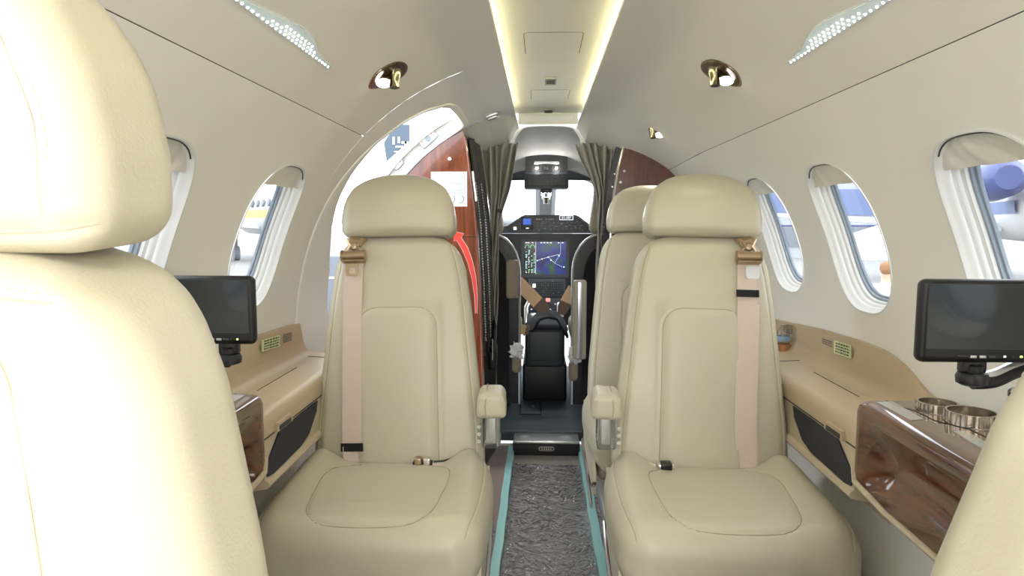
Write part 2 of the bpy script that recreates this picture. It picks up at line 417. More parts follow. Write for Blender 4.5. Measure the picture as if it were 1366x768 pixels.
for side, WL, nm in ((1, WIN_R, 'wall_right'), (-1, WIN_L, 'wall_left')):
    mb = MB(); ye = Y1 if side > 0 else 1.97
    v, f = grid_strip(side, Y0, ye, SEAM_S+.0008, S_T0, 20, 5); mb.add(v, f)
    v, f = grid_strip(side, Y0, ye, S_T1, S_END, 20, 20); mb.add(v, f)
    ed = [ye]+[(WL[i]+WL[i+1])/2 for i in range(len(WL)-1)]+[Y0]
    for i, yc in enumerate(WL): hole_tile(mb, side, yc, WS, ed[i+1], ed[i], S_T0, S_T1, winhole)
    if side < 0: hole_tile(mb, side, DC[0], DC[1], 1.97, Y1, math.radians(19)*R0, S_END, doorhole, 14, 160)
    struct(mb.build(nm, LINER, fix=False))
    mb = MB(); v, f = grid_strip(side, Y0, ye, SEAM_S-.02, SEAM_S+.02, 60, 2, lambda a, b, c: wp(a, b, c, .006)); mb.add(v, f)
    struct(mb.build('seam_backing_1' if side > 0 else 'seam_backing_2', DARKGAP, fix=False))  # dark backing added behind the seam so no sky light leaks through
# --- windows: reveal, seal, pane, shade
def win_pt(side, yc, th, depth, inset, e=2.7):
    a, b = sup(th, WHW-inset, WHH-inset, e); return wp(side, yc+a, WS+b, depth)
def make_window(side, yc, n):
    N = 96; ths = [2*PI*k/N for k in range(N)]
    prof = [(-.0025, -.004, 0), (-.003, .0, 0), (.001, .003, 0), (.008, .005, 0), (.011, .009, 0), (.018, .011, 0), (.020, .008, 0), (.023, .014, 0), (.030, .016, 0), (.032, .013, 0), (.035, .020, 0), (.041, .021, 0), (.042, .026, 1), (.047, .027, 1), (.048, .032, 1), (.053, .034, 1)]
    v = []; f = []; fm = []
    for d, ins, m in prof:
        for th in ths: v.append(win_pt(side, yc, th, d, ins))
    for k in range(len(prof)-1):
        for i in range(N): j = (i+1) % N; f.append((k*N+i, k*N+j, (k+1)*N+j, (k+1)*N+i)); fm.append(prof[k+1][2])
    w = mesh('window_%d' % n, v, f, None, None, True, [WHITEP, BLUEPL], fm, 50); struct(w)
    v = []; f = []; K = 5
    for k in range(K+1):
        for th in ths:
            a, b = sup(th, WHW-.034, WHH-.034); t = max(.002, 1-k/K); v.append(wp(side, yc+a*t, WS+b*t, .0515))
    for k in range(K):
        for i in range(N): j = (i+1) % N; f.append((k*N+i, k*N+j, (k+1)*N+j, (k+1)*N+i))
    mesh('pane', v, f, GLASS, w)
    # shade pulled down a little, hanging in the opening, slightly ruffled
    v = []; f = []; nu, nv = 36, 10; drop = .062
    for j in range(nv+1):
        b = -WHH+.002+drop*j/nv; q = abs(b)/(WHH-.001); a = (WHW-.002)*max(0, 1-q**2.7)**(1/2.7)
        for i in range(nu+1):
            u = -1+2*i/nu; d = .0115+.0022*math.sin(u*7+j*.7+yc*5)*(j/nv)+.001*math.cos(u*19+j)
            v.append(wp(side, yc+u*a, WS+b, d*.8))
    for j in range(nv):
        for i in range(nu): a = j*(nu+1)+i; f.append((a, a+1, a+nu+2, a+nu+1))
    mesh('shade', v, f, SHADE, w)
    mb = MB(); pts = [win_pt(side, yc, math.radians(d), .002, .004) for d in range(238, 303, 4)]; mb.tube(pts, .0015, 6)
    mb.build('shade_slot', DARKGAP, w)
k = 1
for side, WL in ((1, WIN_R), (-1, WIN_L)):
    for yc in WL: make_window(side, yc, k); k += 1
# --- door surround, forward jamb
DO = [(on_wall(*p)[1], ang_of(on_wall(*p))*R0) for p in [(395, 470), (393, 440), (395, 420), (410, 330), (440, 260), (470, 220), (500, 190), (530, 168), (560, 150), (600, 137)]]
DO = [(2.735, 2.0), (2.735, .62), (2.735, .36), (2.72, .335), (2.66, .325), (2.45, .325), (2.36, .329)]+DO[::-1]+[(2.03, 1.345), (2.12, 1.36), (2.305, 1.36), (2.31, 2.0)]
dof = polyhole(DO, DC)
mb = MB(); N = 220; v = []; f = []
# frame profile from the outer seam to the opening
prof = [(1.0, 0, .0005), (1.0, .003, -.004), (1.0, .010, -.006), (0.0, -.004, -.006), (0.0, 0, 0), (0, 0, .035)]
for kind, off, d in prof:
    for i in range(N):
        th = 2*PI*i/N; h = doorhole(th); o_ = dof(th)
        ro = math.hypot(*o_); rh = math.hypot(*h); ro = max(ro, rh+.004)
        r = (ro-off if kind else rh-off); v.append(wp(-1, DC[0]+r*math.cos(th), DC[1]+r*math.sin(th), d))
for k in range(len(prof)-1):
    for i in range(N): j = (i+1) % N; f.append((k*N+i, k*N+j, (k+1)*N+j, (k+1)*N+i))
mb.add(v, f); door = struct(mb.build('door_1', LINER, fix=False)); door.name = 'door_1'
def annul(mb, y, y2, ra, rb, a0, a1, n=40, mi=0, side=-1):
    P = [(r, math.radians(a0+(a1-a0)*i/n)) for r in (ra, rb) for i in range(n+1)]; v = []
    for yy in (y, y2): v += [(side*r*math.sin(a), yy, ZC+r*math.cos(a)) for r, a in P]
    m = n+1; f = []
    for i in range(n):
        f += [(i, i+1, m+i+1, m+i), (2*m+i, 3*m+i, 3*m+i+1, 2*m+i+1), (i, 2*m+i, 2*m+i+1, i+1), (m+i, m+i+1, 3*m+i+1, 3*m+i)]
    f += [(0, m, 3*m, 2*m), (n, 2*m+n, 3*m+n, m+n)]
    mb.add(v, f, mi)
mb = MB(); annul(mb, 2.722, 2.80, .757, .822, 20, 130); annul(mb, 2.700, 2.722, .806, .826, 20, 130); o = mb.build('jamb', WHITE, door)
mb = MB(); annul(mb, 2.7195, 2.7225, .7905, .7925, 24, 33); annul(mb, 2.7195, 2.7225, .783, .7848, 42.5, 50); annul(mb, 2.7195, 2.7225, .781, .783, 55, 62)
annul(mb, 2.7190, 2.7225, .7520, .7570, 22, 100); mb.build('jamb_seal', INK, door)
def plate_on(y, c, hw, hh, rot, t, r=.01, n=4):
    P = rrect(-hw, -hh, hw, hh, r, n); ca, sa = math.cos(rot), math.sin(rot)
    return [(c[0]+a*ca-b*sa, c[1]+a*sa+b*ca) for a, b in P]
FY = lambda a, b, t: (a, t, b)
c = at_y(571, 185, 2.71); c2 = (c[0], c[2])
mb = MB(); P = plate_on(0, c2, .041, .020, math.radians(41), 0, .008); mb.prism(P, FY, 2.712, 2.722, 0)
mb.prism(plate_on(0, c2, .038, .017, math.radians(41), 0, .007), FY, 2.710, 2.713, 1)
mb.lathe([(.011, 0), (.011, .004), (.008, .004), (.008, .006)], Matrix.Translation((c[0], 2.711, c[2])) @ Matrix.Rotation(PI/2, 4, 'X'), 20, 2)
for dx, dz in ((-.024, -.012), (-.016, -.024), (.022, .012), (.012, .020), (.026, .024)): mb.box((c[0]+dx-.004, 2.7094, c[2]+dz-.0012), (c[0]+dx+.004, 2.7102, c[2]+dz+.0012), 3)
mb.build('latch_window', [INK, WHITE, BLUEPL, REDD], door)
c = at_y(531, 219, 2.71); c2 = (c[0], c[2])
mb = MB(); mb.prism(plate_on(0, c2, .026, .014, math.radians(47), 0, .013), FY, 2.712, 2.722, 0); mb.prism(plate_on(0, c2, .0235, .0115, math.radians(47), 0, .011), FY, 2.709, 2.713, 1)
for q in (-1, 1): mb.lathe([(.0025, 0), (.002, .002)], Matrix.Translation((c[0]+q*.010, 2.709, c[2]+q*.011)) @ Matrix.Rotation(PI/2, 4, 'X'), 8, 0)
mb.build('latch_cover', [INK, WHITE], door)
# --- floor
fl = struct(empty('floor', (0, 1, 0)))
mb = MB(); mb.box((-.152, Y0, -.03), (.152, 3.0, 0)); par(mb.build('aisle_carpet', CARPET), fl)
for s in (-1, 1):
    mb = MB(); mb.prism([(.150, -.03), (.150, .018), (.36, .022), (.43, .06), (.462, .136), (.49, .136), (.46, -.03)], lambda a, b, t: (s*a, t, b), Y0, 3.06); par(mb.build('side_carpet', CARPETS, smooth=False), fl)
    mb = MB(); pts = []; 
    v = []; f = []; n = 60
    for i in range(n+1):
        y = Y0+(3.05-Y0)*i/n; w = .0015*math.sin(i*1.7)+.001*math.sin(i*.61)
        a, b = .1475+w, .1755+w*.7
        v += [(s*a, y, .0), (s*a, y, .0195), (s*b, y, .0198+.0004*math.sin(i)), (s*(b+.0002), y, .0175)]
    for i in range(n):
        for k in range(3): f.append((i*4+k, i*4+k+1, i*4+k+5, i*4+k+4))
    mb.add(v, f); par(mb.build('edge_tape', TEAL, fix=False), fl)
# wrinkled protective film
def film(name, x0, x1, y0, y1, z, amp, nx, ny, sd):
    rnd = np.random.RandomState(sd); v = []; f = []
    K = [(rnd.uniform(-48, 48), rnd.uniform(-48, 48), rnd.uniform(0, 6), rnd.uniform(.4, 1)) for _ in range(14)]
    for i in range(ny+1):
        for j in range(nx+1):
            x = x0+(x1-x0)*j/nx; y = y0+(y1-y0)*i/ny
            h = sum(a*(1-abs(math.sin((kx*x+ky*y)*.5+p+1.5*math.sin(9*x+7*y+p))))**3 for kx, ky, p, a in K)/4
            v.append((x, y, z+amp*h))
    for i in range(ny):
        for j in range(nx): a = i*(nx+1)+j; f.append((a, a+1, a+nx+2, a+nx+1))
    return par(mesh(name, v, f, FILM, None, sharp=0), fl)
film('plastic_film', -.146, .146, .2, 2.86, .002, .008, 60, 420, 3)
film('plastic_film', -.33, -.176, .2, 2.2, .021, .006, 30, 300, 5)
film('plastic_film', .176, .33, .2, 2.5, .021, .006, 30, 330, 6)
# step to the cockpit
mb = MB(); mb.box((-.152, 2.985, 0), (.152, 3.0, .060), 0); par(mb.build('step_riser', BLACK), fl)
mb = MB(); mb.box((-.150, 2.975, .058), (.150, 3.10, .070), 0, .003); par(mb.build('threshold_strip', STEEL), fl)
mb = MB(); mb.box((-.2, 3.09, .062), (.21, 3.11, .078), 0, .004); par(mb.build('threshold_lip', DGREY), fl)
mb = MB(); mb.prism(rrect(-.034, .023, .036, .042, .0094), FY, 2.981, 2.986, 0)
mb.prism(rrect(-.031, .026, .033, .039, .0064), FY, 2.9798, 2.9815, 1)
for q in range(5): mb.box((-.022+q*.010, 2.9785, .029), (-.016+q*.010, 2.98, .036), 0)
par(mb.build('step_plate', [STEEL, DARKGAP]), fl)
mb = MB(); mb.box((-.7, 3.10, .03), (.7, 4.6, .07)); par(mb.build('cockpit_floor', CARPETC), fl)
# --- aft bulkhead closing the cabin behind the photographer
def circ_poly(R, a0=-165, a1=165, n=60): return [(R*math.sin(math.radians(a0+(a1-a0)*i/n)), ZC+R*math.cos(math.radians(a0+(a1-a0)*i/n))) for i in range(n+1)]
mb = MB(); mb.prism(circ_poly(.79, -179, 179), FY, Y0-.03, Y0); struct(mb.build('wall_aft', LINER, smooth=False))
# --- forward partition with the cockpit doorway
inner = [(-.27, .02), (-.275, .6), (-.30, 1.06), (-.325, 1.392), (-.150, 1.398), (-.140, 1.445), (-.110, 1.475), (0, 1.483), (.110, 1.475), (.140, 1.445), (.150, 1.398), (.325, 1.392), (.30, 1.06), (.275, .6), (.27, .02)]
mb = MB(); mb.prism(circ_poly(.775, -179, 179), FY, 3.06, 3.09, 0, [inner]); struct(mb.build('wall_forward', HEADLINER, smooth=False))
# --- cockpit shell
cs = struct(empty('wall_cockpit', (0, 4, 1)))
YS = [3.09, 3.6, 4.1, 4.6, 5.2, 5.6]; TOPS = [1.50, 1.47, 1.37, 1.22, .97, .8]; HW = [.74, .71, .64, .55, .42, .3]
def cp(y, a, off=0.):
    tz = interp(y, YS, TOPS)+off; hw = interp(y, YS, HW)+off; c = math.cos(a)
    return (hw*math.sin(a), y, .70+((tz-.70)*c if c > 0 else .72*c))
v = []; f = []; ny, na = 50, 90; ys = [3.09+(5.6-3.09)*i/ny for i in range(ny+1)]; an = [math.radians(-130+260*j/na) for j in range(na+1)]
for y in ys:
    for a in an: v.append(cp(y, a))
for i in range(ny):
    for j in range(na):
        ym = (ys[i]+ys[i+1])/2; am = abs(math.degrees((an[j]+an[j+1])/2))
        if 4.13 < ym < 5.1 and 3.6 < am < 58: continue
        if 3.5 < ym < 4.75 and 62 < am < 94: continue
        a = i*(na+1)+j; f.append((a, a+1, a+na+2, a+na+1))
par(mesh('liner', v, f, LINERG), cs)
v = [cp(y, a, .004) for y in ys[18:44] for a in an]; f = [(i*(na+1)+j, i*(na+1)+j+1, (i+1)*(na+1)+j+1, (i+1)*(na+1)+j) for i in range(25) for j in range(14, na-14)]
par(mesh('windshield', v, f, GLASS), cs)
mb = MB(); mb.prism([(-.62, 1.30), (-.3, 1.312), (0, 1.318), (.3, 1.312), (.62, 1.30), (.62, 1.335), (.3, 1.36), (0, 1.37), (-.3, 1.36), (-.62, 1.335)], FY, 4.06, 4.13)
mb.tube([(-.6, 4.05, 1.30), (0, 4.05, 1.315), (.6, 4.05, 1.30)], .006, 8); par(mb.build('windshield_beam', mat('blue_black_beam', (.03, .045, .06), .4)), cs)
v = []; f = []
for y in np.linspace(4.1, 5.15, 12):
    hw = .068; tz = interp(y, YS, TOPS)
    for x in (-hw, -hw*.6, hw*.6, hw): v.append((x+.004, y-(.03 if abs(x) < hw*.9 else 0), tz-(.05 if abs(x) < hw*.9 else .0)))
for i in range(11):
    for k in range(3): f.append((i*4+k, i*4+k+1, i*4+k+5, i*4+k+4))
par(mesh('centre_post', v, f, mat('grey_blue_post', (.16, .19, .21), .4)), cs)
# ================================================================== SEATS
PIV = Vector((0, 0, .435))          # pivot of the backrest, seat origin on the floor below it, seat looks along -y
BV = [-.02, 0, .11, .26, .41, .51, .555, .585, .60]; BW = [.205, .221, .217, .203, .189, .175, .163, .150, .138]
def back_w(v): return np.interp(v, BV, BW)
def inner_panel():                  # (x, v) outline of the panel seam on the backrest
    w, top, r = .103, .405, .052; p = [(-w-.004, .0)]
    p += [(-w, top-r)]+[(-w+r-r*math.cos(math.radians(a)), top-r+r*math.sin(math.radians(a))) for a in range(10, 91, 10)]
    p += [(w-r+r*math.sin(math.radians(a)), top-r+r*math.cos(math.radians(a))) for a in range(0, 91, 10)]+[(w+.004, .0)]
    return p
def groove(P, X, V, face, lines, depth=.0035, sg=.0032):
    for ln in lines:
        D = dist_poly(X, V, ln); P[:, 1] += face*depth*np.exp(-(D/sg)**2)
def back_mesh():
    P, Fc = rbox(.5, .055, .31, .042, .0052)
    # P spans x -.5...5 scaled later; v 0..0.62
    P[:, 0] *= 1.0
    return P, Fc
def shape_back():
    hx = .205; P, Fc = rbox(hx, .055, .31, .033, .0052)
    v = P[:, 2]+.29; w = back_w(v); X = P[:, 0]*w/hx
    tp = np.clip((v-.52)/.09, 0, 1); X = X
    # rounder shoulders
    sh = np.clip((np.abs(X)/w-.55)/.45, 0, 1); P[:, 2] -= .020*sh**2*tp
    front = P[:, 1] < 0; back = P[:, 1] > 0; y = P[:, 1].copy()
    u = np.abs(X)/w
    dome = .020*(1-u**2.2)*np.sin(np.clip(v/.62, 0, 1)*PI)**.5
    y[front] -= dome[front]*.9; y[back] += dome[back]*.7
    ip = inner_panel(); inside = np.clip((.103-np.abs(X))/.02, -1, 1); ins2 = np.clip((.405-v)/.02, -1, 1)
    puff = .005*np.clip(np.minimum(inside, ins2), -1, 1); y[front] -= puff[front]*(1)
    P = np.stack([X, y, P[:, 2]], 1); V = P[:, 2]+.29
    yb = P[:, 1].copy()
    edge = [[(s*(float(back_w(q))-.020), q) for q in np.linspace(-.02, .57, 16)] for s in (-1, 1)]
    m = P[:, 1] < -.02
    Pf = P.copy(); groove(Pf, X, V, 1, [ip]+edge, .0035); P[m] = Pf[m]
    m = yb > .02
    bl = back_lines(); Pb = P.copy(); groove(Pb, X, V, -1, bl, .0030, .0034); P[m] = Pb[m]
    P[:, 2] += .29
    P[:, 1] += .055                   # front face at y~0
    return P, Fc, ip, edge, bl
def back_lines():
    w = .108; r = .052; top = .578
    p = [(-w-.020, .0), (-w-.014, .2), (-w-.008, .39)]+[(-w, top-r)]+[(-w+r-r*math.cos(math.radians(a)), top-r+r*math.sin(math.radians(a))) for a in range(10, 91, 10)]
    q = [(-a, b) for a, b in p][::-1]
    l1 = p+q
    l2 = [(-.078, .570), (-.105, .578), (-.128, .575)]; l3 = [(.078, .570), (.105, .578), (.128, .575)]
    return [l1, l2, l3]
def cast_line(bvh, line, y0, dirn, axis='xz'):
    out = []
    for a, b in line:
        o = Vector((a, y0, b)) if axis == 'xz' else Vector((a, b, y0)); h = bvh.ray_cast(o, Vector(dirn))
        if h[0] is not None: out.append(h[0])
    return out
def dense(line, st=.006):
    out = []
    for i in range(len(line)-1):
        a, b = np.array(line[i]), np.array(line[i+1]); n = max(1, int(np.linalg.norm(b-a)/st))
        for k in range(n): out.append(tuple(a+(b-a)*k/n))
    out.append(tuple(line[-1])); return out
def stitch_mb(mb, pts, nrm, off, L=.0032, gap=.0058, w=.0009):
    P = [Vector(p) for p in pts]; acc = 0; n = Vector(nrm)
    for i in range(len(P)-1):
        seg = P[i+1]-P[i]; l = seg.length
        if l < 1e-6: continue
        t = seg/l; sd = t.cross(n).normalized()
        while acc < l:
            c = P[i]+t*acc+sd*off+n*.0003; a = t*L/2; b = sd*w/2; h = n*.0007
            mb.add([c-a-b, c+a-b, c+a+b, c-a+b, c-a*.8-b*.6+h, c+a*.8-b*.6+h, c+a*.8+b*.6+h, c-a*.8+b*.6+h], [(4, 5, 6, 7), (0, 1, 5, 4), (1, 2, 6, 5), (2, 3, 7, 6), (3, 0, 4, 7)])
            acc += gap
        acc -= l
    return mb
BP, BF, B_IP, B_EDGE, B_BL = shape_back()
HV = [-.02, 0, .05, .09, .12, .15, .17]; HWD = [.147, .150, .152, .146, .138, .126, .112]
def shape_head():
    hx = .152; P, Fc = rbox(hx, .046, .086, .024, .005)
    v = P[:, 2]+.086; w = np.interp(v, HV, HWD); X = P[:, 0]*w/hx; u = np.abs(X)/w
    P[:, 2] -= .026*np.clip((v-.08)/.09, 0, 1)*u**2.6
    y = P[:, 1]; y = np.where(y < 0, y-.014*(1-u**2)*np.sin(np.clip(v/.2+.12, 0, 1)*PI), y+.010*(1-u**2)*np.sin(np.clip(v/.172, 0, 1)*PI)); y = y*(1-.45*np.clip((v-.09)/.082, 0, 1)**2)
    P = np.stack([X, y, P[:, 2]], 1); V = P[:, 2]+.086
    back = P[:, 1] > .02; hl_ = [[(-.146, .016), (-.1, .012), (.1, .012), (.146, .016)], [(-.126, .02), (-.129, .06), (-.122, .09), (-.110, .115), (-.09, .134), (-.06, .147), (0, .153), (.06, .147), (.09, .134), (.110, .115), (.122, .09), (.129, .06), (.126, .02)]]
    hl_ = [smoothpts(q, 6) for q in hl_]; Pb = P.copy(); groove(Pb, X, V, -1, hl_, .003, .0034); P[back] = Pb[back]
    P[:, 2] += .086
    return P, Fc, hl_
HP, HF, H_L = shape_head()
HOFF = np.array([0, .030, .596])
_h = smoothpts([(-.060, -.012), (-.11, -.04), (-.140, -.08), (-.148, -.14), (-.143, -.22), (-.136, -.29), (-.127, -.33), (-.107, -.358), (-.080, -.369), (-.05, -.372), (0, -.373)], 3)
CUSH_IP = _h+[(-a, b) for a, b in _h[::-1][1:]]
CWY = [0, .03, .08, .15, .25, .35, .43]; CWW = [.220, .232, .241, .247, .250, .248, .238]
def shape_cushion():
    hx, hy, hz = .25, .2175, .088; P, Fc = rbox(hx, hy, hz, .056, .0058)
    yy = P[:, 1]+hy                      # 0 front .. .43 back
    w = np.interp(yy, CWY, CWW)
    zz = P[:, 2].copy(); X = P[:, 0]*w/hx*np.interp(zz, [-.088, 0], [.88, 1.0]); u = np.clip(np.abs(X)/w, 0, 1)
    top = np.clip(zz/hz, 0, 1)
    Z = zz+top*np.interp(yy, [0, .06, .12, .25, .43], [-.006, .004, .006, .000, -.008])
    Z += top*.027*np.exp(-((u-.76)/.20)**2)*np.interp(yy, [0, .12, .3, .40, .43], [.1, .35, 1.0, 1.5, .9])
    Z -= top*.006*(1-u**2)*np.interp(yy, [0, .1, .43], [0, 1, 1])
    Y = P[:, 1]-hy+.03                   # back edge at y=.03, front at -.40
    Yc = Y
    ip = [(a, b) for a, b in CUSH_IP]
    inside = np.array([1.0])
    sel = zz > .02
    edge = [[(s*(float(np.interp(q+.405, CWY, CWW))-.024), q) for q in np.linspace(-.385, -.01, 14)] for s in (-1, 1)]
    D = dist_poly(X, Yc, ip); Z = np.where(sel, Z-.0035*np.exp(-(D/.0033)**2), Z)
    # the middle panel swells a little
    cx = np.clip(1-(X/.14)**4, 0, 1)*np.clip((Yc+.372)/.05, 0, 1); Z = np.where(sel, Z+.004*cx, Z)
    for e in edge: D = dist_poly(X, Yc, e); Z = np.where(sel, Z-.0022*np.exp(-(D/.003)**2), Z)
    P = np.stack([X, Y, Z+.368], 1)
    return P, Fc, ip, edge
CP, CF, C_IP, C_EDGE = shape_cushion()
def bvh_of(P, Fc): return BVHTree.FromPolygons([Vector(p) for p in P], Fc)
BB, HB, CB = bvh_of(BP, BF), bvh_of(HP+HOFF, HF), bvh_of(CP, CF)
# shared geometry, built once
def base_seat(inb, leather):
    """inb: +1 when the aisle lies towards +x of the seat"""
    root = empty('cabin_seat')
    back = mesh('backrest', BP, BF, leather, root, sharp=0); back.location = PIV
    mb = MB(); sm = MB()
    for ln in [B_IP]+B_EDGE:
        pts = cast_line(BB, dense(ln), -.3, (0, 1, 0))
        if len(pts) > 3: mb.tube(pts, .0011, 5)
    for ln in B_EDGE:
        pts = cast_line(BB, dense(ln), -.3, (0, 1, 0)); stitch_mb(sm, pts, (0, -1, 0), .0045)
    for ln in B_BL:
        pts = cast_line(BB, dense(ln), .4, (0, -1, 0)); mb.tube(pts, .0008, 5, 1)
        for q in (-.0055, .0055): stitch_mb(sm, pts, (0, 1, 0), q, .0040, .0062, .0008)
    mb.build('seam', [SEAM, SEAMB], back, fix=False); o = sm.build('stitching', STITCH, back, smooth=False, fix=False); o['kind'] = 'stuff'
    head = mesh('headrest', HP+HOFF, HF, leather, root, sharp=0); head.location = PIV
    mb = MB(); sm = MB()
    for ln in H_L:
        l2 = [(a, b+HOFF[2]) for a, b in ln]; pts = cast_line(HB, dense(l2), .4, (0, -1, 0)); mb.tube(pts, .0008, 5)
        stitch_mb(sm, pts, (0, 1, 0), .0050, .0036, .0058, .0008)
    mb.build('seam', SEAMB, head, fix=False); o = sm.build('stitching', STITCH, head, smooth=False, fix=False); o['kind'] = 'stuff'
    for q in (-.062, .055):
        mb = MB(); mb.tube([(q, .045, .54), (q, .045, .63)], .005, 10); mb.lathe([(.0085, 0), (.0085, .006), (.006, .008)], Matrix.Translation((q, .030, .588)), 14)
        o = mb.build('headrest_post', CHROME, root); o.location = PIV
    cush = mesh('seat_cushion', CP, CF, leather, root, sharp=0)
    mb = MB(); sm = MB()
    pts = cast_line(CB, dense(C_IP), .8, (0, 0, -1), 'xy'); mb.tube(pts, .0011, 5)
    for ln in C_EDGE:
        pts = cast_line(CB, dense(ln), .8, (0, 0, -1), 'xy'); mb.tube(pts, .0009, 5); stitch_mb(sm, pts, (0, 0, 1), .0045); stitch_mb(sm, pts, (0, 0, 1), -.0045)
    mb.build('seam', SEAM, cush, fix=False); o = sm.build('stitching', STITCH, cush, smooth=False, fix=False); o['kind'] = 'stuff'
    # side arm on the aisle side, still in its clear wrapping
    ax = inb*.243
    P, Fc = rbox(.0375, .056, .031, .016, None, 4); P[:, 2] += .014*np.clip(P[:, 1]/.085, -1, 1)*0; X = P[:, 0]*np.interp(P[:, 2], [-.03, .03], [1, .9])
    P[:, 2] += .006*np.cos(P[:, 0]/.037*PI/2); P = np.stack([X+ax, P[:, 1]-.018, P[:, 2]+.606], 1)
    arm = mesh('armrest', P, Fc, leather, root, sharp=0)
    mb = MB(); mb.tube([(ax-inb*.012, -.082, .590), (ax-inb*.014, -.084, .612), (ax-inb*.012, -.074, .630), (ax-inb*.012, -.03, .6415), (ax-inb*.012, .03, .6415)], .0012, 5); mb.build('seam', SEAM, arm)
    mb = MB(); mb.box((ax-.022, -.058, .500), (ax+.022, .03, .583), 0, .006); mb.build('clear_wrap', CLEAR, root)
    mb = MB(); mb.box((ax-.015, -.045, .508), (ax+.013, .022, .585), 0, .004); mb.box((ax-.026, -.060, .577), (ax+.026, .05, .585), 0, .002)
    mb.tube([(ax+.017, -.05, .505), (ax+.017, -.05, .578)], .004, 8)
    for q in range(3): mb.lathe([(.005, 0), (.005, .01)], Matrix.Translation((ax-inb*.03, -.05+q*0, .52+q*.018)) @ Matrix.Rotation(PI/2, 4, 'X'), 10)
    mb.build('arm_bracket', STEEL, root)
    # shell, trim and legs
    mb = MB(); mb.box((-.215, -.33, .255), (.215, .06, .30), 0, .02); mb.build('seat_pan', TAUPE, root)
    mb = MB(); mb.prism([(-.34, .22), (-.36, .27), (-.30, .34), (-.1, .36), (.10, .40), (.13, .33), (.05, .24)], lambda a, b, t: (inb*t, a, b), .222, .232); mb.build('side_shell', leather, root)
    mb = MB(); mb.tube(smoothpts([(inb*.228, -.36, .262), (inb*.228, -.30, .232), (inb*.228, -.1, .224), (inb*.228, .05, .238), (inb*.228, .125, .32)], 6), .007, 8); mb.build('shell_trim', WOODD, root)
    for sx in (-1, 1):
        mb = MB(); mb.prism(rrect(-.30, .045, -.05, .26, .03), lambda a, b, t: (sx*t, a, b), .150, .164, 0, [rrect(-.275, .07, -.075, .235, .02)])
        mb.prism(rrect(-.29, .055, -.06, .25, .03), lambda a, b, t: (sx*t, a, b), .152, .158); mb.build('leg', STEEL, root)
        mb = MB(); mb.box((sx*.157-.016, -.42, .019), (sx*.157+.016, .22, .045), 0, .006); mb.build('floor_rail', STEEL, root)
    mb = MB(); mb.tube(smoothpts([(inb*.236, -.36, .19), (inb*.236, -.2, .215), (inb*.236, 0, .225), (inb*.236, .09, .25)], 5), .009, 10, 0, False, .6)
    mb.build('side_rail', STEEL, root)
    return root
def set_recline(root, a, roll=0.):
    for c in root.children:
        if c.name.split('.')[0] in ('backrest', 'headrest', 'headrest_post', 'shoulder_belt', 'belt_guide', 'belt_tongue', 'belt_band'): c.rotation_euler = (-a, roll, 0)
def on_back(x, v, off=.003):
    h = BB.ray_cast(Vector((x, -.3, v)), Vector((0, 1, 0))); return (h[0] if h[0] is not None else Vector((x, 0, v)))+Vector((0, -off, 0))
